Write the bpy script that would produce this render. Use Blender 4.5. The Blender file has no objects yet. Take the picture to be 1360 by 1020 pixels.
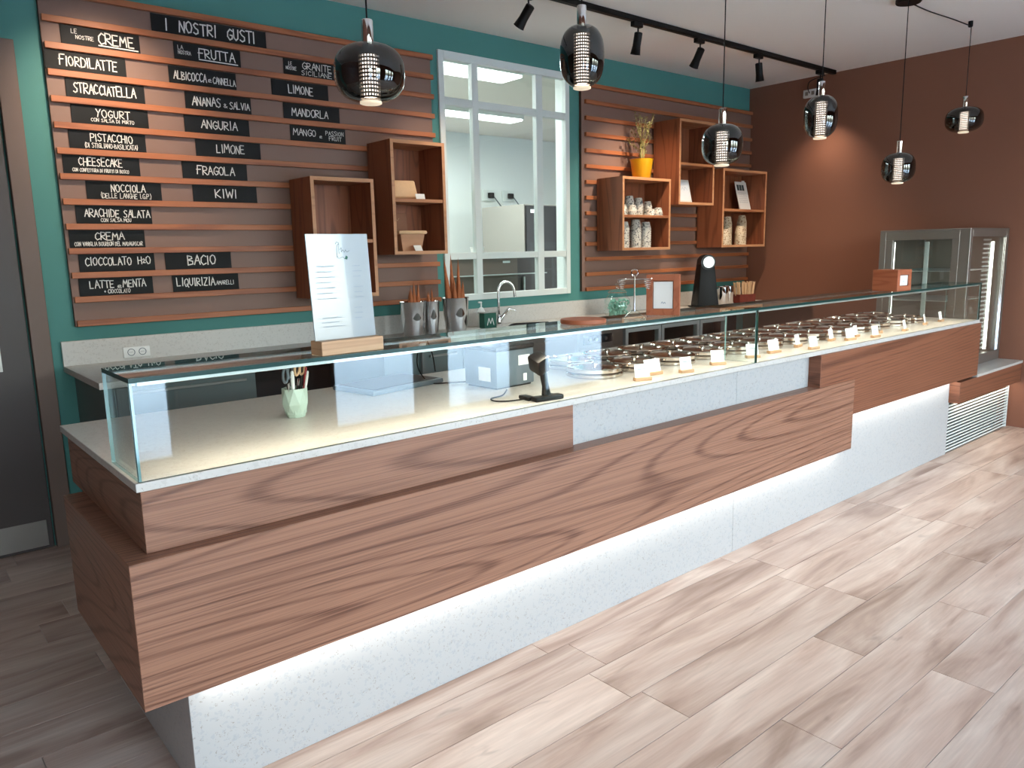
import bpy, bmesh, math, random
from mathutils import Vector, Matrix, Euler
random.seed(7)
sc = bpy.context.scene
COL = sc.collection
PI = math.pi
D = math.radians
# ------------------------------------------------------------------ camera
cam_d = bpy.data.cameras.new('camera'); cam = bpy.data.objects.new('camera', cam_d); COL.objects.link(cam)
cam_d.sensor_fit = 'HORIZONTAL'; cam_d.sensor_width = 36.0
cam_d.lens = 36.0 * 1016.36 / 1360.0
cam_d.clip_start = 0.02; cam_d.clip_end = 200
yaw, pitch, roll = D(-40.177), D(-9.8265), D(-1.2179)
fw = Vector((-math.sin(yaw)*math.cos(pitch), math.cos(yaw)*math.cos(pitch), math.sin(pitch)))
rt = Vector((math.cos(yaw), math.sin(yaw), 0)); up = rt.cross(fw)
r_ = rt*math.cos(roll) + up*math.sin(roll); u_ = -rt*math.sin(roll) + up*math.cos(roll)
m = Matrix((r_, u_, -fw)).transposed().to_4x4(); m.translation = Vector((-0.4503, -1.947, 1.4542))
cam.matrix_world = m
sc.camera = cam
# ------------------------------------------------------------------ world
wd = bpy.data.worlds.new('world'); sc.world = wd; wd.use_nodes = True
wn = wd.node_tree; bgn = wn.nodes['Background']
sky = wn.nodes.new('ShaderNodeTexSky'); sky.sky_type = 'NISHITA'
sky.sun_disc = False; sky.sun_elevation = D(48); sky.sun_rotation = D(20); sky.air_density = 1.3; sky.dust_density = 2.5
hsv = wn.nodes.new('ShaderNodeHueSaturation'); hsv.inputs['Saturation'].default_value = 0.62
wn.links.new(sky.outputs[0], hsv.inputs['Color']); wn.links.new(hsv.outputs[0], bgn.inputs[0]); bgn.inputs[1].default_value = 2.9
# high sun from behind the building: it lights the street, the roof keeps it off the shop front
sun_d = bpy.data.lights.new('sun', 'SUN'); sun_d.energy = 10; sun_d.angle = D(1.5); sun_d.color = (1.0, 0.95, 0.88)
sun = bpy.data.objects.new('sun', sun_d); COL.objects.link(sun); sun.rotation_euler = (D(-12), D(6), 0)
# ------------------------------------------------------------------ exposure
vs = sc.view_settings; vs.view_transform = 'Standard'; vs.look = 'None'; vs.gamma = 1.0; vs.use_curve_mapping = False
vs.exposure = 0.45
sc.cycles.max_bounces = 10; sc.cycles.transparent_max_bounces = 24; sc.cycles.glossy_bounces = 5
sc.cycles.caustics_reflective = False; sc.cycles.caustics_refractive = False
sc.cycles.sample_clamp_indirect = 8

def area(name, loc, rot, sx, sy, power, col, portal=False, spread=180):
    l = bpy.data.lights.new(name, 'AREA'); l.shape = 'RECTANGLE'; l.size = sx; l.size_y = sy; l.energy = power; l.color = col
    l.spread = D(spread)
    o = bpy.data.objects.new(name, l); COL.objects.link(o); o.location = loc; o.rotation_euler = rot
    if portal: l.cycles.is_portal = True
    return o
FY = -3.5      # inner plane of the shop front
BAYS = [(-1.55, -0.75), (0.2, 1.14), (2.33, 3.18), (3.43, 4.28), (4.6, 5.58)]
BZ0, BZ1 = 0.03, 2.6
for a, b in BAYS:
    area('window_portal', ((a+b)/2, FY-0.2, (BZ0+BZ1)/2), (D(90), 0, 0), b-a, BZ1-BZ0, 1, (1, 1, 1), True)
WARM = (1.0, 0.80, 0.60)
# LED lines tucked under the wooden boxes of the counter
LEDS = [(0.12, 3.60, 0.022, 0.3385, 1.2), (3.66, 5.14, 0.022, 0.5285, 1.3)]
for x0, x1, y, z, p in LEDS:
    area('led_line', ((x0+x1)/2, y, z), (0, 0, 0), x1-x0, 0.02, p*(x1-x0), (1.0, 0.93, 0.84))
area('led_line', ((5.25+6.38)/2, 0.022, 0.365), (0, 0, 0), 1.1, 0.02, 1.3, WARM)
area('led_line', (2.72, 0.035, 1.152), (0, 0, 0), 5.3, 0.014, 17, (1.0, 0.84, 0.66))
# lab ceiling lamps light the room behind the window
area('lab_light', (3.0, 3.3, 2.86), (0, 0, 0), 2.0, 0.28, 42, (0.93, 1.0, 0.98))
area('lab_light', (4.2, 4.9, 2.86), (0, 0, 0), 2.5, 0.24, 55, (0.93, 1.0, 0.98))

# ------------------------------------------------------------------ materials
def C(h, a=1.0):
    h = h.lstrip('#'); v = [int(h[i:i+2], 16)/255 for i in (0, 2, 4)]
    return tuple([(x/12.92 if x <= 0.04045 else ((x+0.055)/1.055)**2.4) for x in v] + [a])
def mat(name, col, rough=0.6, metal=0.0, spec=0.5, emit=None, es=1.0, noise=None, bump=None, coat=0):
    m = bpy.data.materials.new(name); m.use_nodes = True; nt = m.node_tree; p = nt.nodes['Principled BSDF']
    c = C(col) if isinstance(col, str) else col
    p.inputs['Base Color'].default_value = c; p.inputs['Roughness'].default_value = rough; p.inputs['Metallic'].default_value = metal
    p.inputs['Specular IOR Level'].default_value = spec; p.inputs['Coat Weight'].default_value = coat
    if emit:
        p.inputs['Emission Color'].default_value = C(emit) if isinstance(emit, str) else emit; p.inputs['Emission Strength'].default_value = es
    tc = nt.nodes.new('ShaderNodeTexCoord')
    if noise:
        sc_, amt = noise
        n = nt.nodes.new('ShaderNodeTexNoise'); n.inputs['Scale'].default_value = sc_; n.inputs['Detail'].default_value = 3
        mp = nt.nodes.new('ShaderNodeMapRange'); mp.inputs[3].default_value = 1-amt; mp.inputs[4].default_value = 1+amt
        hs = nt.nodes.new('ShaderNodeHueSaturation'); hs.inputs['Color'].default_value = c
        nt.links.new(tc.outputs['Object'], n.inputs['Vector']); nt.links.new(n.outputs[0], mp.inputs[0]); nt.links.new(mp.outputs[0], hs.inputs['Value'])
        nt.links.new(hs.outputs[0], p.inputs['Base Color'])
    if bump:
        sc_, st = bump
        n = nt.nodes.new('ShaderNodeTexNoise'); n.inputs['Scale'].default_value = sc_; n.inputs['Detail'].default_value = 2
        b = nt.nodes.new('ShaderNodeBump'); b.inputs['Strength'].default_value = st; b.inputs['Distance'].default_value = 0.002
        nt.links.new(tc.outputs['Object'], n.inputs['Vector']); nt.links.new(n.outputs[0], b.inputs['Height']); nt.links.new(b.outputs[0], p.inputs['Normal'])
    return m
def wood(name, light, dark, axis='x', rings=9.0, sx=0.55, sn=4.2, rough=0.5, fibre=0.25):
    """cathedral grain: contour lines of a stretched noise, plus fine fibres along the grain"""
    m = bpy.data.materials.new(name); m.use_nodes = True; nt = m.node_tree; N = nt.nodes; L = nt.links; p = N['Principled BSDF']
    tc = N.new('ShaderNodeTexCoord'); oi = N.new('ShaderNodeObjectInfo')
    src = tc.outputs['Object']
    if axis == 'x':            # faces that look along x run their grain along y
        g = N.new('ShaderNodeNewGeometry'); sp = N.new('ShaderNodeSeparateXYZ'); L.new(g.outputs['Normal'], sp.inputs[0])
        ab = N.new('ShaderNodeMath'); ab.operation = 'ABSOLUTE'; L.new(sp.outputs[0], ab.inputs[0])
        gt = N.new('ShaderNodeMath'); gt.operation = 'GREATER_THAN'; gt.inputs[1].default_value = 0.6; L.new(ab.outputs[0], gt.inputs[0])
        s2 = N.new('ShaderNodeSeparateXYZ'); L.new(src, s2.inputs[0]); cb = N.new('ShaderNodeCombineXYZ')
        L.new(s2.outputs[1], cb.inputs[0]); L.new(s2.outputs[0], cb.inputs[1]); L.new(s2.outputs[2], cb.inputs[2])
        mx = N.new('ShaderNodeMix'); mx.data_type = 'VECTOR'; L.new(gt.outputs[0], mx.inputs[0]); L.new(src, mx.inputs[4]); L.new(cb.outputs[0], mx.inputs[5])
        src = mx.outputs[1]
    ml = N.new('ShaderNodeVectorMath'); ml.operation = 'MULTIPLY'; L.new(src, ml.inputs[0])
    ml.inputs[1].default_value = {'x': (sx, sn, sn), 'z': (sn, sn, sx), 'y': (sn, sx, sn)}[axis]
    rv = N.new('ShaderNodeMath'); rv.operation = 'MULTIPLY'; rv.inputs[1].default_value = 37.0; L.new(oi.outputs['Random'], rv.inputs[0])
    ad = N.new('ShaderNodeVectorMath'); ad.operation = 'ADD'; L.new(ml.outputs[0], ad.inputs[0]); L.new(rv.outputs[0], ad.inputs[1])
    n1 = N.new('ShaderNodeTexNoise'); n1.inputs['Scale'].default_value = 1.0; n1.inputs['Detail'].default_value = 1.2; n1.inputs['Distortion'].default_value = 0.25
    L.new(ad.outputs[0], n1.inputs['Vector'])
    k = N.new('ShaderNodeMath'); k.operation = 'MULTIPLY'; k.inputs[1].default_value = rings*2*PI; L.new(n1.outputs[0], k.inputs[0])
    sn_ = N.new('ShaderNodeMath'); sn_.operation = 'SINE'; L.new(k.outputs[0], sn_.inputs[0])
    mr = N.new('ShaderNodeMapRange'); mr.inputs[1].default_value = 0.15; mr.inputs[2].default_value = 1.0; L.new(sn_.outputs[0], mr.inputs[0])
    pw = N.new('ShaderNodeMath'); pw.operation = 'POWER'; pw.inputs[1].default_value = 2.8; L.new(mr.outputs[0], pw.inputs[0])
    mf = N.new('ShaderNodeVectorMath'); mf.operation = 'MULTIPLY'; L.new(ad.outputs[0], mf.inputs[0])
    mf.inputs[1].default_value = {'x': (14, 130, 130) if sn < 3 else (7, 45, 45), 'z': (45, 45, 7), 'y': (45, 7, 45)}[axis]
    n2 = N.new('ShaderNodeTexNoise'); n2.inputs['Scale'].default_value = 1.0; n2.inputs['Detail'].default_value = 2; L.new(mf.outputs[0], n2.inputs['Vector'])
    fm = N.new('ShaderNodeMath'); fm.operation = 'MULTIPLY_ADD'; fm.inputs[1].default_value = fibre*3.4; fm.inputs[2].default_value = -fibre*1.4; L.new(n2.outputs[0], fm.inputs[0])
    fa = N.new('ShaderNodeMath'); fa.operation = 'MULTIPLY_ADD'; fa.inputs[1].default_value = 0.55; fa.use_clamp = True; L.new(pw.outputs[0], fa.inputs[0]); L.new(fm.outputs[0], fa.inputs[2])
    cm = N.new('ShaderNodeMix'); cm.data_type = 'RGBA'; cm.inputs[6].default_value = C(light); cm.inputs[7].default_value = C(dark); L.new(fa.outputs[0], cm.inputs[0])
    L.new(cm.outputs[2], p.inputs['Base Color']); p.inputs['Roughness'].default_value = rough
    b = N.new('ShaderNodeBump'); b.inputs['Strength'].default_value = 0.25; b.inputs['Distance'].default_value = 0.001; b.invert = True
    L.new(fa.outputs[0], b.inputs['Height']); L.new(b.outputs[0], p.inputs['Normal'])
    return m
def stone(name, base, flake, dark):
    m = bpy.data.materials.new(name); m.use_nodes = True; nt = m.node_tree; N = nt.nodes; L = nt.links; p = N['Principled BSDF']
    tc = N.new('ShaderNodeTexCoord')
    def chip(scale, thr, lo):
        v = N.new('ShaderNodeTexVoronoi'); v.inputs['Scale'].default_value = scale; v.inputs['Randomness'].default_value = 1
        n = N.new('ShaderNodeTexNoise'); n.inputs['Scale'].default_value = scale*1.2; L.new(tc.outputs['Object'], n.inputs['Vector'])
        a = N.new('ShaderNodeVectorMath'); a.operation = 'MULTIPLY_ADD'; a.inputs[1].default_value = (0.03,)*3
        L.new(n.outputs[1], a.inputs[0]); L.new(tc.outputs['Object'], a.inputs[2]); L.new(a.outputs[0], v.inputs['Vector'])
        s = N.new('ShaderNodeSeparateColor'); L.new(v.outputs['Color'], s.inputs[0])
        g = N.new('ShaderNodeMath'); g.operation = 'GREATER_THAN'; g.inputs[1].default_value = thr; L.new(s.outputs[0], g.inputs[0])
        q = N.new('ShaderNodeMath'); q.operation = 'LESS_THAN'; q.inputs[1].default_value = lo; L.new(v.outputs['Distance'], q.inputs[0])
        w = N.new('ShaderNodeMath'); w.operation = 'MULTIPLY'; L.new(g.outputs[0], w.inputs[0]); L.new(q.outputs[0], w.inputs[1])
        return w.outputs[0]
    c1 = N.new('ShaderNodeMix'); c1.data_type = 'RGBA'; c1.inputs[6].default_value = C(base); c1.inputs[7].default_value = C(flake); L.new(chip(70, 0.6, 0.45), c1.inputs[0])
    c2 = N.new('ShaderNodeMix'); c2.data_type = 'RGBA'; c2.inputs[7].default_value = C(dark); L.new(c1.outputs[2], c2.inputs[6]); L.new(chip(130, 0.9, 0.4), c2.inputs[0])
    L.new(c2.outputs[2], p.inputs['Base Color']); p.inputs['Roughness'].default_value = 0.35
    return m
def thin_glass(name, tint, f0=0.05, rough=0.0, gain=1.0):
    m = bpy.data.materials.new(name); m.use_nodes = True; nt = m.node_tree; N = nt.nodes; L = nt.links
    N.remove(N['Principled BSDF']); out = N['Material Output']
    t = N.new('ShaderNodeBsdfTransparent'); t.inputs[0].default_value = tint
    g = N.new('ShaderNodeBsdfGlossy'); g.inputs['Roughness'].default_value = rough; g.inputs[0].default_value = (0.95, 1, 1, 1)
    lw = N.new('ShaderNodeLayerWeight'); lw.inputs[0].default_value = 0.5
    pw = N.new('ShaderNodeMath'); pw.operation = 'POWER'; pw.inputs[1].default_value = 4.0; L.new(lw.outputs['Facing'], pw.inputs[0])
    ma = N.new('ShaderNodeMath'); ma.operation = 'MULTIPLY_ADD'; ma.inputs[1].default_value = gain*(1-f0); ma.inputs[2].default_value = f0; ma.use_clamp = True; L.new(pw.outputs[0], ma.inputs[0])
    mx = N.new('ShaderNodeMixShader'); L.new(ma.outputs[0], mx.inputs[0]); L.new(t.outputs[0], mx.inputs[1]); L.new(g.outputs[0], mx.inputs[2]); L.new(mx.outputs[0], out.inputs[0])
    return m
def plank_mat():
    m = bpy.data.materials.new('plank'); m.use_nodes = True; nt = m.node_tree; N = nt.nodes; L = nt.links; p = N['Principled BSDF']
    tc = N.new('ShaderNodeTexCoord'); oi = N.new('ShaderNodeObjectInfo')
    rv = N.new('ShaderNodeMath'); rv.operation = 'MULTIPLY'; rv.inputs[1].default_value = 91.0; L.new(oi.outputs['Random'], rv.inputs[0])
    def nz(vec, det, dist=0.0):
        a = N.new('ShaderNodeVectorMath'); a.operation = 'MULTIPLY'; a.inputs[1].default_value = vec; L.new(tc.outputs['Object'], a.inputs[0])
        b = N.new('ShaderNodeVectorMath'); b.operation = 'ADD'; L.new(a.outputs[0], b.inputs[0]); L.new(rv.outputs[0], b.inputs[1])
        n = N.new('ShaderNodeTexNoise'); n.inputs['Scale'].default_value = 1; n.inputs['Detail'].default_value = det; n.inputs['Distortion'].default_value = dist; L.new(b.outputs[0], n.inputs['Vector'])
        return n.outputs[0]
    r1 = N.new('ShaderNodeValToRGB'); e = r1.color_ramp.elements
    e[0].position = 0.28; e[0].color = C('#92796b'); e[1].position = 0.72; e[1].color = C('#d0c0b3')
    x = e.new(0.45); x.color = C('#b59e90'); L.new(nz((1.3, 9, 1), 4, 0.9), r1.inputs[0])
    r2 = N.new('ShaderNodeMapRange'); r2.inputs[1].default_value = 0.25; r2.inputs[2].default_value = 0.75; r2.inputs[3].default_value = 0.9; r2.inputs[4].default_value = 1.08; L.new(nz((6, 110, 1), 2), r2.inputs[0])
    r3 = N.new('ShaderNodeMapRange'); r3.inputs[3].default_value = 0.88; r3.inputs[4].default_value = 1.1; L.new(oi.outputs['Random'], r3.inputs[0])
    mu = N.new('ShaderNodeMath'); mu.operation = 'MULTIPLY'; L.new(r2.outputs[0], mu.inputs[0]); L.new(r3.outputs[0], mu.inputs[1])
    kn = N.new('ShaderNodeMapRange'); kn.inputs[1].default_value = 0.68; kn.inputs[2].default_value = 0.8; kn.inputs[3].default_value = 1.0; kn.inputs[4].default_value = 0.72; L.new(nz((3, 14, 1), 2, 1.5), kn.inputs[0])
    mk = N.new('ShaderNodeMath'); mk.operation = 'MULTIPLY'; L.new(mu.outputs[0], mk.inputs[0]); L.new(kn.outputs[0], mk.inputs[1])
    hs = N.new('ShaderNodeHueSaturation'); L.new(r1.outputs[0], hs.inputs['Color']); L.new(mk.outputs[0], hs.inputs['Value'])
    L.new(hs.outputs[0], p.inputs['Base Color']); p.inputs['Roughness'].default_value = 0.42; p.inputs['Specular IOR Level'].default_value = 0.4
    return m

M = {}
M['wood'] = wood('stained_oak', '#946a54', '#5c3828', 'x', 75.0, 0.12, 1.8, 0.42, 0.6)
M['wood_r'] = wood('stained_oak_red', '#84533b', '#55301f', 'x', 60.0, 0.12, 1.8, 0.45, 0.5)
M['wood_z'] = wood('stained_oak_vertical', '#8f5335', '#5f301c', 'z', 6.0, 0.7, 7.0, 0.5)
M['wood_x'] = wood('stained_oak_shelf', '#b0764f', '#7e452a', 'x', 3.0, 0.8, 12.0, 0.5)
M['bar'] = wood('batten_oak', '#a5623b', '#733a20', 'x', 3.0, 1.0, 14.0, 0.5)
M['pale_wood'] = wood('pale_wood', '#c39d78', '#a67f5c', 'x', 4.0, 1.2, 18.0, 0.5)
M['red_wood'] = wood('red_wood', '#a8603f', '#8a4529', 'x', 4.0, 1.2, 14.0, 0.5)
M['stone'] = stone('white_quartz', '#adadac', '#a4a6a8', '#938e88')
M['stone_s'] = stone('white_quartz_counter', '#c3c0ba', '#bbb8b2', '#a89f96')
M['plank'] = plank_mat()
M['grout'] = mat('grout', '#b9afa6', 0.8)
M['teal'] = mat('teal_paint', '#46807a', 0.7, noise=(1.2, 0.05), bump=(180, 0.15))
M['brown'] = mat('brown_paint', '#7f5340', 0.75, noise=(1.0, 0.05), bump=(160, 0.2))
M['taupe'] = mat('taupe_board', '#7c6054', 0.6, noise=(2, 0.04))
M['board_side_shade'] = mat('taupe_board_shaded', '#54382c', 0.6, noise=(2, 0.04))  # backboard's left edge: its shade is put into a darker board colour
M['ceil'] = mat('ceiling_paint', '#eee8e0', 0.85, noise=(0.8, 0.03))
M['white_wall'] = mat('lab_wall', '#dfe5e2', 0.7, noise=(0.8, 0.02))
M['white'] = mat('white_lacquer', '#d5dcd8', 0.4, noise=(3, 0.02))
M['black'] = mat('black_metal', '#060607', 0.5, spec=0.25, noise=(8, 0.1))
M['blackp'] = mat('black_plastic', '#0d0e10', 0.4, spec=0.35, noise=(8, 0.1))
M['dark'] = mat('dark_interior', '#17191b', 0.6, noise=(5, 0.1))
M['slate'] = mat('slate_front', '#5f6a68', 0.45, noise=(2, 0.05))
M['chalkboard'] = mat('chalkboard', '#0b0d0f', 0.6, spec=0.25, noise=(6, 0.15))
M['chalk'] = mat('chalk_marker', '#e4e2dc', 0.7, noise=(60, 0.08))
M['chrome'] = mat('chrome', '#dcdcdc', 0.06, 1.0, noise=(4, 0.03))
M['steel'] = mat('brushed_steel', '#a9a7a3', 0.32, 1.0, noise=(9, 0.06))
M['steel_dull'] = mat('steel_frame', '#8f8880', 0.38, 0.7, noise=(9, 0.05))
M['lid'] = mat('polished_lid', '#cfc6bd', 0.14, 1.0, noise=(5, 0.04))
M['door'] = mat('door_paint', '#453d3b', 0.5, noise=(1.5, 0.06))
M['door_frame'] = mat('door_frame_paint', '#6b584e', 0.55, noise=(1.5, 0.05))
M['paper'] = mat('paper', '#e6e4df', 0.6, noise=(10, 0.03))
M['tagpaper'] = mat('card', '#dfe6ea', 0.5, noise=(10, 0.02))
M['print'] = mat('grey_print', '#7d8b98', 0.7, noise=(30, 0.2))
M['print_dark'] = mat('dark_print', '#2f3d3c', 0.7, noise=(30, 0.2))
M['kraft'] = mat('kraft', '#b98a68', 0.7, noise=(8, 0.06))
M['kraft_light'] = mat('kraft_light', '#d0ab84', 0.7, noise=(40, 0.08))
M['kraft_dark'] = mat('kraft_dark', '#8f6048', 0.7, noise=(8, 0.06))
M['cone'] = mat('wafer', '#a65d33', 0.7, noise=(60, 0.25), bump=(90, 0.8))
M['mint'] = mat('mint_ceramic', '#b7c9ba', 0.45, noise=(3, 0.03))
M['yellow'] = mat('yellow_ceramic', '#d8a21a', 0.3, noise=(3, 0.05))
M['leaf'] = mat('leaf', '#8b8552', 0.6, noise=(30, 0.25))
M['soil'] = mat('soil', '#33261c', 0.9, noise=(50, 0.3))
M['grey_plastic'] = mat('grey_plastic', '#59646b', 0.5, noise=(5, 0.05))
M['white_plastic'] = mat('white_plastic', '#e2e2de', 0.4, noise=(5, 0.02))
M['sweet'] = mat('sweets', '#7fb2a0', 0.5, noise=(40, 0.4))
M['red'] = mat('red_plastic', '#a03038', 0.4, noise=(5, 0.05))
M['red_card'] = mat('red_card', '#6e2b1f', 0.6, noise=(25, 0.5))
M['lab_grey'] = mat('lab_steel', '#a8a49c', 0.45, 0.2, noise=(2, 0.05))
M['lab_brown'] = mat('lab_unit', '#6b5d53', 0.5, noise=(2, 0.06))
M['pave'] = mat('paving', '#a9b6c2', 0.8, noise=(1.5, 0.08))
M['facade'] = mat('facade', '#c9c6c0', 0.8, noise=(0.6, 0.05))
M['alu'] = mat('aluminium', '#d5d8d6', 0.35, 0.6, noise=(6, 0.03))
M['glass'] = thin_glass('clear_glass', (0.95, 0.985, 0.975, 1), 0.05)
M['glass_case'] = thin_glass('case_glass', (0.94, 0.975, 0.965, 1), 0.042, gain=0.75)
M['glass_win'] = thin_glass('window_glass', (0.96, 0.98, 0.98, 1), 0.025)
M['glass_smoke'] = thin_glass('smoked_glass', (0.17, 0.18, 0.195, 1), 0.075)
M['glass_edge'] = mat('glass_edge', '#0a3a36', 0.3, 0, 0.35, noise=(14, 0.35))
M['glass_edge_pale'] = mat('glass_edge_pale', '#7fa5a4', 0.15, 0, 0.8, noise=(14, 0.1))
M['lamp'] = mat('lamp_glow', '#ffffff', 0.5, emit=(1.0, 0.80, 0.62, 1), es=14.0, noise=(5, 0.01))
M['lamp_disc'] = mat('lamp_disc', '#e8d8bc', 0.5, emit=(1.0, 0.82, 0.60, 1), es=0.4, noise=(5, 0.01))
M['tube'] = mat('tube_glow', '#ffffff', 0.5, emit=(0.95, 1.0, 0.98, 1), es=3.0, noise=(5, 0.01))
M['led'] = mat('led_glow', '#ffffff', 0.5, emit=(1.0, 0.9, 0.78, 1), es=3.0, noise=(5, 0.01))
M['led_f'] = mat('fridge_led', '#ffffff', 0.5, emit=(1.0, 0.96, 0.86, 1), es=4.0, noise=(5, 0.01))
def cupmat(name, base, dark):
    m = mat(name, base, 0.6); nt = m.node_tree; N = nt.nodes; L = nt.links; p = N['Principled BSDF']
    tc = N.new('ShaderNodeTexCoord'); n = N.new('ShaderNodeTexNoise'); n.inputs['Scale'].default_value = 70; n.inputs['Detail'].default_value = 1
    oi = N.new('ShaderNodeObjectInfo'); a = N.new('ShaderNodeVectorMath'); a.operation = 'ADD'; L.new(tc.outputs['Object'], a.inputs[0]); L.new(oi.outputs['Random'], a.inputs[1])
    L.new(a.outputs[0], n.inputs['Vector'])
    r = N.new('ShaderNodeValToRGB'); r.color_ramp.elements[0].position = 0.36; r.color_ramp.elements[0].color = C(dark); r.color_ramp.elements[1].position = 0.46; r.color_ramp.elements[1].color = C(base)
    L.new(n.outputs[0], r.inputs[0]); L.new(r.outputs[0], p.inputs['Base Color']); return m
M['cup'] = cupmat('printed_cup', '#c9c6bb', '#5a5a5c')
M['cup2'] = cupmat('beige_cup', '#c9b79c', '#8a6a50')

# ------------------------------------------------------------------ helpers
def B(): return bmesh.new()
def box(bm, x0, x1, y0, y1, z0, z1, bev=0.0, seg=1):
    t = bmesh.new(); bmesh.ops.create_cube(t, size=1)
    for v in t.verts: v.co = Vector(((x0+x1)/2+v.co.x*(x1-x0), (y0+y1)/2+v.co.y*(y1-y0), (z0+z1)/2+v.co.z*(z1-z0)))
    if bev: bmesh.ops.bevel(t, geom=t.edges[:], offset=bev, segments=seg, affect='EDGES', profile=0.5)
    return merge(bm, t)
def merge(bm, t, mtx=None):
    if mtx is not None: t.transform(mtx)
    me = bpy.data.meshes.new('t'); t.to_mesh(me); bm.from_mesh(me); bpy.data.meshes.remove(me); t.free(); return bm
def lathe(bm, prof, seg=32, c=(0, 0, 0), cap=True):
    rings = []
    for r, z in prof:
        if r < 1e-5: rings.append([bm.verts.new((c[0], c[1], c[2]+z))])
        else: rings.append([bm.verts.new((c[0]+r*math.cos(2*PI*i/seg), c[1]+r*math.sin(2*PI*i/seg), c[2]+z)) for i in range(seg)])
    for a, b in zip(rings, rings[1:]):
        for i in range(seg):
            j = (i+1) % seg
            if len(a) == 1 and len(b) == 1: continue
            if len(a) == 1: bm.faces.new((a[0], b[j], b[i]))
            elif len(b) == 1: bm.faces.new((a[i], a[j], b[0]))
            else: bm.faces.new((a[i], a[j], b[j], b[i]))
    if cap:
        if len(rings[0]) > 1: bm.faces.new(rings[0][::-1])
        if len(rings[-1]) > 1: bm.faces.new(rings[-1])
    return bm
def tube(bm, pts, r, seg=10, closed=False):
    pts = [Vector(p) for p in pts]; n = len(pts); rings = []; prev = None
    for i, p in enumerate(pts):
        a = pts[i-1] if (i > 0 or closed) else p; b = pts[(i+1) % n] if (i < n-1 or closed) else p
        d = (b-a).normalized()
        if prev is None:
            s = d.orthogonal().normalized()
        else:
            s = (prev - d*prev.dot(d)).normalized()
        prev = s; t = d.cross(s); rr = r[i] if isinstance(r, (list, tuple)) else r
        rings.append([bm.verts.new(p+s*rr*math.cos(2*PI*k/seg)+t*rr*math.sin(2*PI*k/seg)) for k in range(seg)])
    for i in range(n if closed else n-1):
        a, b = rings[i], rings[(i+1) % n]
        for k in range(seg): bm.faces.new((a[k], a[(k+1) % seg], b[(k+1) % seg], b[k]))
    if not closed: bm.faces.new(rings[0][::-1]); bm.faces.new(rings[-1])
    return bm
def smooth_path(pts, n=8):
    P = [Vector(p) for p in pts]; P = [P[0]]+P+[P[-1]]; out = []
    for i in range(1, len(P)-2):
        for k in range(n):
            t = k/n; a, b, c, d = P[i-1:i+3]
            out.append(0.5*((2*b)+(c-a)*t+(2*a-5*b+4*c-d)*t*t+(-a+3*b-3*c+d)*t**3))
    out.append(P[-2]); return out
def obj(name, bm, m, parent=None, world=False, smooth=False, label=None):
    if world and parent is not None: bmesh.ops.translate(bm, verts=bm.verts, vec=-parent.matrix_basis.translation)
    bmesh.ops.recalc_face_normals(bm, faces=bm.faces)
    me = bpy.data.meshes.new(name); bm.to_mesh(me); bm.free()
    for mm in (m if isinstance(m, (list, tuple)) else [m]): me.materials.append(M[mm] if isinstance(mm, str) else mm)
    if smooth:
        for p in me.polygons: p.use_smooth = True
        me.set_sharp_from_angle(angle=D(38))
    o = bpy.data.objects.new(name, me); COL.objects.link(o)
    if parent is not None: o.parent = parent
    if label: o['label'] = label
    if name in ('lettering', 'small_print', 'drawing', 'logo_script', 'socket_holes'): o['kind'] = 'stuff'
    return o
def tag(o, label, cat, group=None):
    o['label'] = label; o['category'] = cat
    if group: o['group'] = group
    return o
def thing(name, label, cat, loc=(0, 0, 0), rz=0.0, group=None):
    o = bpy.data.objects.new(name, None); COL.objects.link(o); o.empty_display_size = 0.05
    o.location = loc; o.rotation_euler = (0, 0, rz); o.matrix_basis = Matrix.Translation(loc) @ Matrix.Rotation(rz, 4, 'Z')
    return tag(o, label, cat, group)
def struct(name, bm, m, parent=None, **k):
    o = obj(name, bm, m, parent, **k)
    if parent is None: o['kind'] = 'structure'
    return o
def sempty(name):
    o = bpy.data.objects.new(name, None); COL.objects.link(o); o['kind'] = 'structure'; return o
def copy_tree(o, parent=None):
    c = o.copy(); COL.objects.link(c)
    if parent is not None: c.parent = parent
    for ch in list(o.children): copy_tree(ch, c)
    return c
def dup(root, loc, rz=None, label=None, group=None):
    c = copy_tree(root); c.location = loc
    if rz is not None: c.rotation_euler = (0, 0, rz)
    if label: c['label'] = label
    if group: c['group'] = group
    return c
ORD = ['leftmost', 'second', 'third', 'fourth', 'fifth', 'sixth', 'seventh', 'eighth', 'ninth', 'tenth', 'eleventh', 'twelfth', 'thirteenth', 'fourteenth', 'fifteenth', 'sixteenth']
def nth(i, n):
    if i == 0: return 'leftmost'
    if i == n-1: return 'rightmost'
    return ORD[i]+' from the left'

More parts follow.
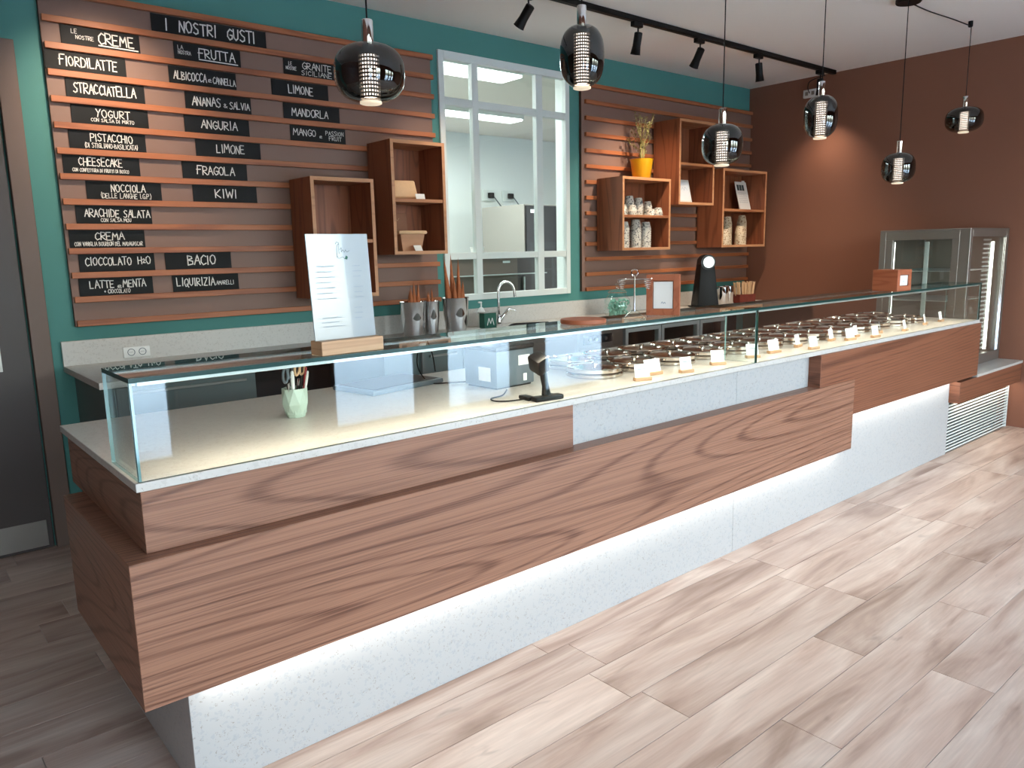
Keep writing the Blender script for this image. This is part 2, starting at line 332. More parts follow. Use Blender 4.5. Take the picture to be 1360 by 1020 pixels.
# ------------------------------------------------------------------ handwriting: stroke letters
G = {
'A': ['0,0 3,10 6,0', '1,4 5,4'], 'B': ['0,0 0,10 4,9 4.5,7 0,5.4 5,4 5,1 0,0'], 'C': ['5.5,8.5 3,10 .5,7 .3,3 2.5,0 5.5,1.5'], 'D': ['0,0 0,10 4,8.5 5.5,5 4,1 0,0'],
'E': ['5,10 0,10 0,0 5,0', '0,5 4,5.2'], 'F': ['0,0 .3,10 5.5,10', '-.8,5.4 4,5.6'], 'G': ['5.5,8.5 3,10 .5,7 .3,3 2.8,0 5.3,1.5 5.4,4.5 3,4.5'], 'H': ['0,0 0,10', '5,0 5,10', '0,5 5,5'],
'I': ['1,0 1,10'], 'K': ['0,0 0,10', '5,10 .3,4.5 5.2,0'], 'L': ['0,10 0,0 4.6,.2'], 'M': ['0,0 .8,10 3.4,4 6,10 7,0'], 'N': ['0,0 .2,10 5,0 5.2,10'],
'O': ['3,10 .5,8 0,4 2,0 4.6,.8 5.8,5 5,8.6 3,10'], 'P': ['0,0 0,10 4,9.6 5,7.5 4,5.2 0,4.8'], 'Q': ['3,10 .5,8 0,4 2,0 4.6,.8 5.8,5 5,8.6 3,10', '3.4,3 6.2,-1'],
'R': ['0,0 0,10 4,9.6 5,7.5 4,5.4 0,4.8 5.4,0'], 'S': ['5,9 2.5,10 .4,8 2,5.6 4.6,4 4.4,1.2 2,0 0,1.2'], 'T': ['-.4,9.8 5.6,10', '2.6,10 2.6,0'], 'U': ['0,10 .2,2.4 2.4,0 4.6,2 5,10'],
'V': ['0,10 2.8,0 5.4,10'], 'W': ['0,10 1.6,0 3.6,7 5.4,0 7,10'], 'X': ['0,0 5,10', '0,10 5,0'], 'Y': ['0,10 2.6,5 5.2,10', '2.6,5 1.6,0'], 'Z': ['0,10 5,10 0,0 5.2,0'],
'2': ['0,5 1.6,6 2.6,4.6 0,1 3,1'], '&': ['4.5,0 1,6.5 2,8 3.2,6.5 .6,2 2,0 4.6,3'], '(': ['2,11 .4,5 2,-1'], ')': ['0,11 1.6,5 0,-1'], '-': ['0,4.5 3,4.5'], '.': ['0,0 .5,.5'], '+': ['0,5 4.4,5', '2.2,7.2 2.2,2.8'],
'e': ['.4,3 3,3.6 2.4,6 .8,5 .6,1 3.2,.8'],
}
GW = {'I': 2, 'M': 7, 'W': 7, '(': 2, ')': 2, '.': 1, '-': 3, '2': 3, 'e': 3.4, '+': 4.4, ' ': 3.5, 'O': 5.8, 'Q': 6}
def text_w(s, h):
    return sum((GW.get(c, 5.3)+1.5) for c in s)*h/10
def write(bm, s, x, z, h, y, w, rnd, squeeze=1.0, underline=False):
    """ribbon strokes in the plane y, left end at x, baseline at z"""
    k = h/10; x0 = x
    def seg(p, q):
        d = Vector((q[0]-p[0], 0, q[1]-p[1])); L = d.length
        if L < 1e-6: return
        d /= L; n = Vector((-d.z, 0, d.x))*w/2; e = d*w*0.35
        a = Vector((p[0], y, p[1]))-e; b = Vector((q[0], y, q[1]))+e
        fr = [a-n, b-n, b+n, a+n]; v = [bm.verts.new(q_) for q_ in fr]; bm.faces.new(v)
    for c in s:
        dz = rnd.uniform(-.5, .5)*k; ks = k*rnd.uniform(.93, 1.07); sl = rnd.uniform(-.04, .06)
        for st in G.get(c, []):
            P = [tuple(map(float, a.split(','))) for a in st.split()]
            P = [(x+(a*squeeze+b*sl)*ks, z+dz+b*ks) for a, b in P]
            for p, q in zip(P, P[1:]): seg(p, q)
        x += (GW.get(c, 5.3)*squeeze+1.5*squeeze)*k
    if underline: seg((x0, z-1.8*k), (x+2*k, z-2.4*k))
    return x
def scribble(bm, x0, x1, z, h, y, w, rnd):
    x = x0; up_ = True; p = (x0, z)
    while x < x1:
        x += h*rnd.uniform(.35, .7); q = (x, z+(h if up_ else 0)*rnd.uniform(.6, 1)); up_ = not up_
        d = Vector((q[0]-p[0], 0, q[1]-p[1])).normalized(); n = Vector((-d.z, 0, d.x))*w/2
        a, b = Vector((p[0], y, p[1])), Vector((q[0], y, q[1])); v = [bm.verts.new(t) for t in (a-n, b-n, b+n, a+n)]; bm.faces.new(v); p = q

# ================================================================== STRUCTURE
W, R, H = 2.492, 6.406, 2.961
XL = -1.9
WIN = (2.697, 3.925, 1.112, 2.795)
# floor: base + individual planks
fl = struct('floor', box(B(), XL-0.2, R+0.2, FY-0.2, 6.3, -0.10, -0.0035), 'grout')
rows = 0; PW = 0.195; y = -1.206-PW*11
joints = {-1.206: 2.21, -1.011: 1.573, -0.816: 2.13, -0.621: 1.37, -0.426: 3.72, -0.231: 3.81, 0.939: 0.06, 1.524: 0.053, 2.109: -0.08}
PL = 1.2; plank_meshes = {}
while y < W-0.01:
    y1 = min(y+PW, W-0.002); j = None
    for kk, vv in joints.items():
        if abs(kk-y) < 0.03: j = vv
    if j is None: j = random.uniform(0, PL)
    y0 = max(y, FY+0.001)
    x = j - PL*math.ceil((j-XL)/PL)
    if y1 > FY+0.02:
        while x < R:
            a, b = max(x, XL+0.001), min(x+PL, R-0.001)
            if b-a > 0.02:
                key = (round(b-a, 3), round(y1-y0, 3))
                if key not in plank_meshes:
                    me = bpy.data.meshes.new('plank'); t = B(); l, w_ = b-a-0.0022, y1-y0-0.0022
                    box(t, -l/2, l/2, -w_/2, w_/2, -0.003, 0.0, 0.0006); t.to_mesh(me); t.free(); me.materials.append(M['plank']); plank_meshes[key] = me
                o = bpy.data.objects.new('plank', plank_meshes[key]); COL.objects.link(o); o.parent = fl
                o.location = ((a+b)/2, (y0+y1)/2, 0.0)
            x += PL
    y += PW
# back wall with the opening of the inside window
t = B()
box(t, XL-0.2, WIN[0], W, W+0.1, -0.02, H+0.02); box(t, WIN[1], R+0.2, W, W+0.1, -0.02, H+0.02)
box(t, WIN[0], WIN[1], W, W+0.1, -0.02, WIN[2]); box(t, WIN[0], WIN[1], W, W+0.1, WIN[3], H+0.02)
struct('wall_back', t, 'teal')
struct('wall_right', box(B(), R, R+0.15, FY-0.2, W, -0.02, H+0.02), 'brown')
struct('wall_left', box(B(), XL-0.15, XL, FY-0.2, W, -0.02, H+0.02), 'brown')
struct('ceiling', box(B(), XL-0.2, 8.2, FY-0.2, 6.4, H, H+0.12), 'ceil')
t = B(); edges = [XL] + [e for b in BAYS for e in b] + [R]
for a, b in zip(edges[::2], edges[1::2]): box(t, a, b, FY-0.18, FY, -0.02, H+0.02)
for a, b in BAYS:
    box(t, a, b, FY-0.18, FY, BZ1, H+0.02); box(t, a, b, FY-0.18, FY, -0.02, BZ0)
struct('wall_front', t, 'brown')
for i, (a, b) in enumerate(BAYS):
    wnd = sempty('window_%d' % (i+2)); yy0, yy1 = FY-0.13, FY-0.07
    for s in ((a, a+0.04, BZ0, BZ1), (b-0.04, b, BZ0, BZ1), (a+0.04, b-0.04, BZ0, BZ0+0.05), (a+0.04, b-0.04, BZ1-0.05, BZ1)):
        obj('window_frame', box(B(), s[0], s[1], yy0, yy1, s[2], s[3], 0.002), 'black', wnd)
    obj('pane', box(B(), a+0.04, b-0.04, FY-0.103, FY-0.097, BZ0+0.05, BZ1-0.05), 'glass_win', wnd)
struct('baseboard_right', box(B(), R-0.012, R, FY, -0.1, 0.0, 0.06, 0.002), 'brown')
# street outside
struct('ground_outside', box(B(), -12, 18, -16, FY-0.18, -0.14, -0.04), 'pave')
# lab behind the window
struct('wall_lab_back', box(B(), 1.2, 8.2, 6.2, 6.3, -0.1, H), 'white_wall')
struct('wall_lab_right', box(B(), 8.0, 8.1, W+0.1, 6.2, -0.1, H), 'white_wall')
struct('wall_lab_left', box(B(), 1.2, 1.3, W+0.1, 6.2, -0.1, H), 'white_wall')
struct('floor_lab', box(B(), 6.6, 8.1, W+0.1, 6.3, -0.1, -0.004), 'grout')
# door on the far left of the back wall
dr = sempty('door_1')
obj('door_leaf', box(B(), -0.82, 0.158, W-0.035, W-0.002, 0.006, 2.40, 0.002), 'door', dr)
obj('kick_plate', box(B(), -0.80, 0.135, W-0.039, W-0.036, 0.02, 0.155, 0.001), 'steel', dr)
obj('push_plate', box(B(), -0.10, 0.037, W-0.039, W-0.036, 0.93, 1.06, 0.001), 'paper', dr)
obj('door_frame', box(B(), 0.168, 0.25, W-0.055, W-0.001, 0.0, 2.478, 0.002), 'door_frame', dr)
obj('door_frame', box(B(), -0.92, -0.835, W-0.055, W-0.001, 0.0, 2.478, 0.002), 'door_frame', dr)
obj('door_frame', box(B(), -0.834, 0.167, W-0.055, W-0.001, 2.405, 2.478, 0.002), 'door_frame', dr)
# inside window
w1 = sempty('window_1'); x0, x1, z0, z1 = WIN; ya, yb = W-0.018, W+0.03
def fr(name, a, b, c, d, p=w1, m_='white', y0=ya, y1=yb): return obj(name, box(B(), a, b, y0, y1, c, d, 0.0025), m_, p)
fr('window_frame', x0, x0+0.045, z0, z1); fr('window_frame', x1-0.042, x1, z0, z1)
fr('window_frame', x0+0.045, x1-0.042, z1-0.052, z1); fr('window_frame', x0+0.045, x1-0.042, z0, z0+0.045)
MX = [(2.978, 3.032), (3.578, 3.642)]; TZ = [(2.448, 2.498), (1.405, 1.452)]
for a, b in MX: fr('mullion', a, b, z0+0.045, z1-0.052, y0=ya+0.002, y1=yb-0.002)
xs = [(x0+0.045, MX[0][0]), (MX[0][1], MX[1][0]), (MX[1][1], x1-0.042)]
zs = [(z0+0.045, TZ[1][0]), (TZ[1][1], TZ[0][0]), (TZ[0][1], z1-0.052)]
for a, b in xs:
    for c, d in TZ: fr('glazing_bar', a, b, c, d, y0=ya+0.004, y1=yb-0.004)
    for c, d in zs: obj('pane', box(B(), a, b, W+0.008, W+0.012, c, d), 'glass_win', w1)
t = B(); box(t, x1-0.002, x1+0.01, W+0.03, W+0.14, z0, z1); box(t, x0-0.01, x0+0.002, W+0.03, W+0.14, z0, z1); box(t, x0, x1, W+0.03, W+0.14, z0-0.01, z0+0.002); box(t, x0, x1, W+0.03, W+0.14, z1-0.002, z1+0.01)
obj('window_reveal', t, 'white_wall', w1)

# ================================================================== WALL PANELS WITH BATTENS
BT = [2.742, 2.617, 2.494, 2.370, 2.247, 2.125, 2.003, 1.881, 1.759, 1.637, 1.516, 1.395, 1.273, 1.152]   # tops of the battens
YF, YB_ = W-0.048, W-0.026      # front of battens, front of board
def panel(name, label, a, b, ba, bb):
    r = thing(name, label, 'wall panel', ((a+b)/2, W, 1.1))
    t = B(); box(t, a, b, YB_, W-0.0005, 1.121, 2.735, 0.001)
    o = obj('backboard', t, ['taupe', 'board_side_shade'], r, world=True)
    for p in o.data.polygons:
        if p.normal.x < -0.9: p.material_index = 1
    for z in BT: obj('batten', box(B(), ba, bb, YF, YB_-0.0002, z-0.030, z, 0.0015), 'bar', r, world=True)
    return r
panel('slatted_wall_panel', 'long brown wall panel with wooden battens carrying the flavour signs', 0.373, 2.625, 0.379, 2.634)
panel('slatted_wall_panel', 'brown slatted wall panel right of the window, behind three wooden box shelves', 4.045, R-0.004, 4.078, R-0.006)

# ================================================================== FLAVOUR SIGNS
SG = [(1, .88, 1.496, [('I  NOSTRI  GUSTI', .11, .89, .022, .058)]),
(2, .455, .814, [('LE', .13, .20, .060, .020), ('NOSTRE', .18, .40, .036, .018), ('CREME', .46, .92, .028, .050)]),
(2, .982, 1.339, [('LA', .06, .13, .058, .020), ('NOSTRA', .06, .24, .034, .018), ('FRUTTA', .36, .90, .028, .048)]),
(2, 1.591, 1.945, [('LE', .09, .15, .058, .020), ('NOSTRE', .04, .22, .034, .018), ('GRANITE', .33, .86, .048, .036), ('SICILIANE', .31, .86, .014, .026)]),
(3, .375, .736, [('FIORDILATTE', .17, .88, .028, .046)]),
(3, .944, 1.304, [('ALBICOCCA', .07, .54, .028, .042), ('e', .565, .62, .028, .030), ('CANNELLA', .64, .985, .026, .033)]),
(3, 1.509, 1.866, [('LIMONE', .29, .72, .026, .044)]),
(4, .451, .814, [('STRACCIATELLA', .09, .87, .030, .046)]),
(4, 1.017, 1.379, [('ANANAS', .10, .52, .028, .044), ('&', .56, .63, .028, .026), ('SALVIA', .66, .97, .026, .036)]),
(4, 1.572, 1.933, [('MANDORLA', .14, .78, .026, .042)]),
(5, .462, .82, [('YOGURT', .31, .75, .042, .038), ('CON SALSA DI MIRTO', .24, .80, .020, .016)]),
(5, 1.002, 1.359, [('ANGURIA', .25, .80, .032, .044)]),
(5, 1.605, 1.966, [('MANGO', .05, .45, .038, .036), ('e', .51, .56, .030, .022), ('PASSION', .63, .96, .052, .024), ('FRUIT', .69, .92, .022, .024)]),
(6, .439, .796, [('PISTACCHIO', .27, .82, .046, .036), ('(DI STIGLIANO-BASILICATA)', .19, .88, .014, .022)]),
(6, 1.051, 1.415, [('LIMONE', .31, .74, .030, .044)]),
(7, .4, .755, [('CHEESECAKE', .20, .76, .046, .038), ('CON CONFETTURA DI FRUTTI DI BOSCO', .11, .84, .016, .016)]),
(7, .969, 1.326, [('FRAGOLA', .22, .79, .030, .044)]),
(8, .491, .851, [('NOCCIOLA', .32, .77, .044, .038), ('(DELLE LANGHE I.G.P.)', .18, .85, .012, .024)]),
(8, 1.014, 1.374, [('KIWI', .34, .67, .028, .046)]),
(9, .431, .79, [('ARACHIDE SALATA', .11, .97, .038, .038), ('CON SALSA MOU', .31, .71, .014, .017)]),
(10, .389, .744, [('CREMA', .33, .71, .044, .038), ('CON VANIGLIA BOURBON DEL MADAGASCAR', .06, .96, .014, .020)]),
(11, .42, .782, [('CIOCCOLATO', .08, .68, .036, .040), ('H2O', .77, .94, .040, .038)]),
(11, .836, 1.194, [('BACIO', .33, .75, .026, .050)]),
(12, .408, .762, [('LATTE', .14, .46, .044, .038), ('e', .50, .56, .040, .026), ('MENTA', .58, .89, .044, .038), ('+ CIOCCOLATO', .32, .67, .014, .020)]),
(12, .864, 1.227, [('LIQUIRIZIA', .06, .62, .034, .044), ('AMARELLI', .65, .92, .034, .022)])]
slabel = {'LIMONE': ['LIMONE in the right column of the panel', 'LIMONE in the middle column of the panel']}; seen = {}
for idx, (k, xa, xb, T) in enumerate(SG):
    z = BT[k]+0.0006; hgt = 0.0905; ys = YB_-0.003-0.0035; rnd = random.Random(100+idx)
    words = [w_ for w_ in T if (w_[4] >= .026 or w_[0] in ('e', 'PASSION', 'FRUIT', 'AMARELLI')) and w_[0] != '&' or w_[0] == '&']
    nm = ' '.join(w_[0].replace('  ', ' ') for w_ in words)
    if nm in slabel: nm2 = slabel[nm][seen.get(nm, 0)]; seen[nm] = seen.get(nm, 0)+1
    else: nm2 = nm
    r = thing('flavour_sign', 'black chalk-lettered sign reading %s' % nm2, 'sign', ((xa+xb)/2, ys, z), 0, 'black flavour signs on the battens')
    obj('sign_board', box(B(), xa, xb, ys, ys+0.003, z, z+hgt, 0.0006), 'chalkboard', r, world=True)
    t = B()
    for (s, f0, f1, dz, h) in T:
        sq = (f1-f0)*(xb-xa)/(text_w(s, h)-0.15*h)
        write(t, s, xa+f0*(xb-xa), z+dz-0.004, h, ys-0.0007, max(h*.115, .0026), rnd, sq, underline=(s in ('CREME', 'FRUTTA')))
    obj('lettering', t, 'chalk', r, world=True)

# ================================================================== BOX SHELVES
def box_shelf(label, a, b, z0, z1, shelf, y0=2.17, th=0.021):
    r = thing('box_shelf', label, 'shelf', ((a+b)/2, YF, z0), 0, 'wooden box shelves hung on the battens')
    y1 = YF-0.0008
    obj('side_panel', box(B(), a, a+th, y0, y1, z0, z1, 0.001), 'wood_z', r, world=True)
    obj('side_panel', box(B(), b-th, b, y0, y1, z0, z1, 0.001), 'wood_z', r, world=True)
    obj('top_panel', box(B(), a+th, b-th, y0, y1, z1-th, z1, 0.001), 'wood_x', r, world=True)
    obj('bottom_panel', box(B(), a+th, b-th, y0, y1, z0, z0+th, 0.001), 'wood_x', r, world=True)
    obj('back_panel', box(B(), a+th, b-th, y1-0.012, y1, z0+th, z1-th), 'wood_z', r, world=True)
    obj('shelf', box(B(), a+th, b-th, y0+0.004, y1-0.012, shelf-th, shelf, 0.001), 'wood_x', r, world=True)
    # pale front edges, like the lipping in the photograph
    t = B(); e = 0.0012
    box(t, a, a+th, y0-e, y0, z0, z1); box(t, b-th, b, y0-e, y0, z0, z1); box(t, a+th, b-th, y0-e, y0, z1-th, z1); box(t, a+th, b-th, y0-e, y0, z0, z0+th)
    obj('edge_lipping', t, 'pale_edge', r, world=True)
    return r
M['pale_edge'] = wood('lipping', '#c08a62', '#a36f4c', 'x', 3.0, 1.0, 12.0)
box_shelf('empty wooden box shelf hanging behind the white menu', 1.569, 1.976, 1.204, 1.897, 1.545)
box_shelf('wooden box shelf beside the window holding kraft boxes', 2.103, 2.503, 1.449, 2.140, 1.790)
box_shelf('wooden box shelf full of printed paper cups under the yellow pot', 4.198, 4.795, 1.443, 2.016, 1.722)
box_shelf('tall wooden box shelf holding a small white leaning frame', 4.902, 5.397, 1.816, 2.512, 2.162)
box_shelf('wooden box shelf at the room corner holding magazines and beige cups', 5.534, 6.235, 1.451, 2.144, 1.793)

# ================================================================== SERVING COUNTER
ct = thing('serving_counter', 'long serving counter in white stone and overlapping wooden boxes', 'counter', (2.7, 0.45, 0))
def cp(name, m_, *a, bev=0.0012, label=None): return obj(name, box(B(), *a, bev), m_, ct, world=True, label=label)
cp('worktop', 'stone_s', 0.0, 5.458, 0.0, 0.9025, 0.898, 0.920)
cp('wooden_box', 'wood', 0.016, 1.515, 0.032, 0.885, 0.7285, 0.8975)
cp('wooden_box', 'wood', -0.0386, 3.6226, -0.0175, 0.74, 0.3416, 0.7282)
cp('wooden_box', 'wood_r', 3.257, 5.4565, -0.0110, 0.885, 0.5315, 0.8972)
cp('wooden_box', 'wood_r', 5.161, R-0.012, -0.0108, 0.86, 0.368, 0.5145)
cp('low_worktop', 'stone_s', 5.4585, R-0.002, -0.014, 0.87, 0.5150, 0.5345)
for a, b, c, d in [(0.085, 2.609, 0.0, 0.897), (2.6106, 5.160, 0.0, 0.897)]: cp('stone_panel', 'stone', a, b, 0.0554, 0.86, c, d)
cp('grille_backing', 'black', 5.161, R-0.03, 0.13, 0.84, 0.0, 0.367)
n = 15
for i in range(n):
    z = 0.012+i*(0.345/n); obj('grille_slat', box(B(), 5.175, R-0.05, 0.0554, 0.066, z, z+0.0095, 0.001), 'white', ct, world=True)
cp('grille_frame', 'stone', 5.1605, 5.176, 0.0552, 0.0745, 0.0, 0.366); cp('grille_frame', 'white', R-0.05, R-0.030, 0.0552, 0.0745, 0.0, 0.366)
for x0, x1, y, z, p in LEDS: obj('led_profile', box(B(), x0, x1, y-0.014, y+0.014, z+0.0005, z+0.0025), 'alu', ct, world=True)

# glass case on the counter
gc = thing('glass_display_case', 'long glass guard with flat top standing on the serving counter', 'glass case', (2.7, 0.13, 0.92))
def gp(name, *a, edge='glass_edge', m_='glass_case', axis=1, label=None):
    o = obj(name, box(B(), *a, 0.0), [m_, edge], gc, world=True, label=label)
    for p in o.data.polygons:
        if abs(p.normal[axis]) < 0.5: p.material_index = 1
    return o
GX0, GX1, GT = 0.009, 5.449, 1.1765
gp('front_pane', GX0+0.0005, 2.684, 0.003, 0.012, 0.9205, 1.1645); gp('front_pane', 2.6865, GX1, 0.003, 0.012, 0.9205, 1.1645)
gp('top_pane', GX0, 2.6855, 0.002, 0.262, 1.165, GT, axis=2); gp('top_pane', 2.687, GX1, 0.002, 0.262, 1.165, GT, axis=2)
gp('side_pane', GX0, GX0+0.009, 0.0125, 0.262, 0.9205, 1.1645, axis=0, edge='glass_edge_pale'); gp('side_pane', GX1-0.009, GX1, 0.0125, 0.225, 0.9205, 1.1645, axis=0, edge='glass_edge_pale')
gp('divider_pane', 2.680, 2.688, 0.0125, 0.175, 0.9205, 1.1645, axis=0, edge='glass_edge_pale')
obj('led_profile', box(B(), 0.03, 5.42, 0.0135, 0.0300, 1.1545, 1.1648, 0.001), 'alu', gc, world=True)
obj('rear_rail', box(B(), 0.03, 5.42, 0.2455, 0.2600, 1.1560, 1.1648, 0.001), 'alu', gc, world=True)

# ================================================================== BACK COUNTER
bc = thing('back_counter', 'white stone back counter with upstand along the slatted wall', 'counter', (3.3, 2.1, 0))
def bp(name, m_, *a, bev=0.001, label=None, par=None): return obj(name, box(B(), *a, bev), m_, par or bc, world=(par is None), label=label)
bp('worktop', 'stone_s', 0.300, R-0.002, 1.738, W-0.0005, 0.894, 0.924)
bp('upstand', 'stone_s', 0.300, R-0.002, W-0.022, W-0.0006, 0.9242, 1.050)
bp('side_panel', 'slate', 0.345, 0.365, 1.80, W-0.001, 0.0, 0.8935)
cab = [(0.37, 1.02, 'slate'), (2.01, 2.62, 'slate'), (2.625, 3.30, 'steel')]
for a, b, mm in cab: bp('cabinet_body', mm, a, b, 1.80, W-0.002, 0.08, 0.8930)
bp('plinth', 'dark', 0.40, 6.3, 1.86, W-0.002, 0.0, 0.079)
# open black niche
bp('niche_back', 'dark', 1.021, 2.009, W-0.02, W-0.002, 0.08, 0.893); bp('niche_floor', 'dark', 1.021, 2.009, 1.82, W-0.021, 0.08, 0.10); bp('niche_shelf', 'dark', 1.021, 1.76, 1.86, W-0.021, 0.45, 0.47)
bp('cabinet_body', 'slate', 1.77, 2.008, 1.802, W-0.022, 0.102, 0.8925)
for a, b, z0, z1, mm in [(0.375, 1.015, 0.09, 0.885, 'slate'), (2.015, 2.31, 0.09, 0.885, 'slate'), (2.32, 2.615, 0.62, 0.885, 'slate'), (2.32, 2.615, 0.09, 0.61, 'slate'), (2.63, 3.295, 0.62, 0.885, 'steel'), (2.63, 3.295, 0.09, 0.61, 'steel')]:
    cf = bp('cabinet_front', mm, a, b, 1.782, 1.7995, z0, z1, bev=0.002)
    bp('handle', 'steel', a+0.05, b-0.05, 1.768, 1.7815, z1-0.035, z1-0.022).parent = cf
# appliance with knobs
ap = thing('dishwasher', 'stainless under-counter dishwasher with black control strip, seen through the glass', 'appliance', (3.54, 2.1, 0.08))
obj('body', box(B(), 3.31, 3.78, 1.79, W-0.03, 0.08, 0.890, 0.002), 'steel', ap, world=True)
obj('control_strip', box(B(), 3.36, 3.66, 1.784, 1.7895, 0.80, 0.86, 0.001), 'black', ap, world=True)
for x in (3.42, 3.48, 3.58): obj('knob', tube(B(), [(x, 1.7835, 0.83), (x, 1.770, 0.83)], 0.013, 12), 'steel', ap, world=True)
obj('door', box(B(), 3.32, 3.77, 1.778, 1.7895, 0.10, 0.77, 0.003), 'steel', ap, world=True)
# glass fronted bottle cooler
fr2 = thing('under_counter_cooler', 'black under-counter cooler with three pale-framed glass doors', 'fridge', (4.5, 2.1, 0.08))
obj('body', box(B(), 3.80, 5.30, 1.84, W-0.03, 0.08, 0.890, 0.002), 'black', fr2, world=True)
for a, b in ((3.82, 4.23), (4.24, 4.72), (4.73, 5.10)):
    t = B(); box(t, a, a+0.03, 1.80, 1.838, 0.1, 0.875); box(t, b-0.03, b, 1.80, 1.838, 0.1, 0.875); box(t, a+0.03, b-0.03, 1.80, 1.838, 0.845, 0.875); box(t, a+0.03, b-0.03, 1.80, 1.838, 0.1, 0.13)
    d_ = obj('cooler_door', t, 'alu', fr2, world=True); obj('pane', box(B(), a+0.03, b-0.03, 1.81, 1.816, 0.13, 0.845), 'glass', fr2, world=True).parent = d_

# ================================================================== LIDS OVER THE GELATO WELLS
ZT = 0.9203
def make_lid():
    r = thing('gelato_well_lid', '', 'lid')
    obj('base_ring', lathe(B(), [(0.120, 0), (0.124, 0.003), (0.124, 0.013), (0.119, 0.017), (0.112, 0.017), (0.112, 0.001)], 40, cap=False), 'lid', r, smooth=True)
    obj('lid_plate', lathe(B(), [(0.114, 0.0175), (0.121, 0.022), (0.122, 0.036), (0.118, 0.040), (0.104, 0.041), (0.100, 0.036), (0.03, 0.038), (0, 0.039)], 40), 'lid', r, smooth=True)
    obj('knob', lathe(B(), [(0.008, 0.0385), (0.007, 0.046), (0.014, 0.049), (0.015, 0.054), (0.010, 0.057), (0, 0.0575)], 20), 'lid', r, smooth=True)
    return r
lid0 = make_lid(); first = True
for row, yy, nm in ((0, 0.322, 'front'), (1, 0.580, 'rear')):
    for k in range(13):
        x = 1.935 + 0.256*k + (0.0 if row == 0 else 0.10)
        lab = 'polished steel lid, %s in the %s row of wells' % (nth(k, 13), nm)
        if first: lid0.location = (x, yy, ZT); lid0['label'] = lab; lid0['group'] = 'round lids over the gelato wells'; first = False
        else: dup(lid0, (x, yy, ZT), None, lab, 'round lids over the gelato wells')

# ================================================================== NAME CARDS
TG = [(1.96, .075, .068, -22), (2.10, .135, .092, -6), (2.245, .070, .062, -12), (2.52, .10, .066, -26), (2.82, .11, .064, -28), (3.045, .13, .085, -4), (3.33, .16, .062, 10), (3.30, .055, .062, -8),
      (3.69, .16, .062, 8), (3.79, .10, .088, -2), (3.95, .145, .055, 6), (4.00, .055, .062, -6), (4.25, .14, .060, 26), (4.44, .075, .062, 10), (4.90, .14, .060, 14), (5.17, .145, .058, 4)]
for i, (x, y, w_, a) in enumerate(TG):
    r = thing('name_card', 'white name card in a wooden block, %s behind the glass' % nth(i, 16), 'sign', (x, y, ZT), D(a), 'white flavour name cards')
    obj('block', box(B(), -w_/2-0.004, w_/2+0.004, -0.012, 0.012, 0, 0.014, 0.0015), 'pale_wood', r)
    t = B(); box(t, -w_/2, w_/2, -0.0008, 0.0008, 0, 0.058); t.transform(Matrix.Translation((0, 0, 0.010)) @ Matrix.Rotation(D(-12), 4, 'X'))
    obj('card', t, 'tagpaper', r)
    t = B(); rnd = random.Random(i)
    wd_ = w_*rnd.uniform(.5, .75)
    scribble(t, -wd_/2, wd_/2, 0.034, 0.008, -0.0014, 0.0022, rnd); scribble(t, -wd_*.3, wd_*.3, 0.022, 0.004, -0.0014, 0.0012, rnd)
    t.transform(Matrix.Translation((0, 0, 0.010)) @ Matrix.Rotation(D(-12), 4, 'X')); obj('lettering', t, 'print', r)

# ================================================================== ON THE COUNTER, LEFT PART
# mint pen cup
pc = thing('pen_cup', 'faceted mint ceramic cup holding scissors and pens on the counter', 'cup', (0.625, 0.46, ZT), 0.3)
t = B(); nseg = 8; rr = [(0.030, 0), (0.044, 0.045), (0.042, 0.098), (0.039, 0.098), (0.036, 0.012)]; rings = []
for k, (r0, z) in enumerate(rr): rings.append([t.verts.new((r0*math.cos(2*PI*(i+(.5 if k == 1 else 0))/nseg), r0*math.sin(2*PI*(i+(.5 if k == 1 else 0))/nseg), z)) for i in range(nseg)])
for k, (a, b) in enumerate(zip(rings, rings[1:])):
    for i in range(nseg):
        j = (i+1) % nseg
        if k == 0: t.faces.new((a[i], a[j], b[i])); t.faces.new((a[j], b[j], b[i]))
        elif k == 1: t.faces.new((a[i], b[j], b[i])); t.faces.new((a[i], a[j], b[j]))
        else: t.faces.new((a[i], a[j], b[j], b[i]))
t.faces.new(rings[0]); t.faces.new(rings[-1])
obj('cup_body', t, 'mint', pc)
def pen(x, y, tx, ty, L, rad, m_, lab, nm='pen', sq=False):
    r = thing(nm, lab, nm.replace('_', ' '), (0.625+x, 0.46+y, ZT+0.016))
    a = Vector((0, 0, 0)); d = Vector((tx, ty, 1)).normalized()
    if sq: 
        t = box(B(), -rad*1.5, rad*1.5, -rad*.6, rad*.6, 0, L, 0.001); t.transform(d.to_track_quat('Z', 'Y').to_matrix().to_4x4())
        obj('body', t, m_, r)
    else:
        br = obj('barrel', tube(B(), [a, d*L*.97, d*L], [rad, rad, rad*.6], 10), m_, r, smooth=True)
        obj('cap', tube(B(), [d*L*.66, d*L*.9], rad*1.2, 10), m_, br, smooth=True)
pen(-.010, -.012, -.05, -.12, .145, .0055, 'white_plastic', 'white marker at the front of the mint pen cup', 'marker')
pen(.012, .006, .14, .06, .150, .007, 'dark', 'wide dark marker leaning right in the mint pen cup', 'marker', True)
pen(.020, -.004, .16, -.02, .150, .0038, 'red', 'slim red pen at the right rim of the mint pen cup')
pen(.016, -.014, .17, -.10, .140, .0036, 'white_plastic', 'slim white pen at the right rim of the mint pen cup')
pen(-.004, .010, -.10, .10, .150, .006, 'blackp', 'black marker leaning left in the mint pen cup', 'marker')
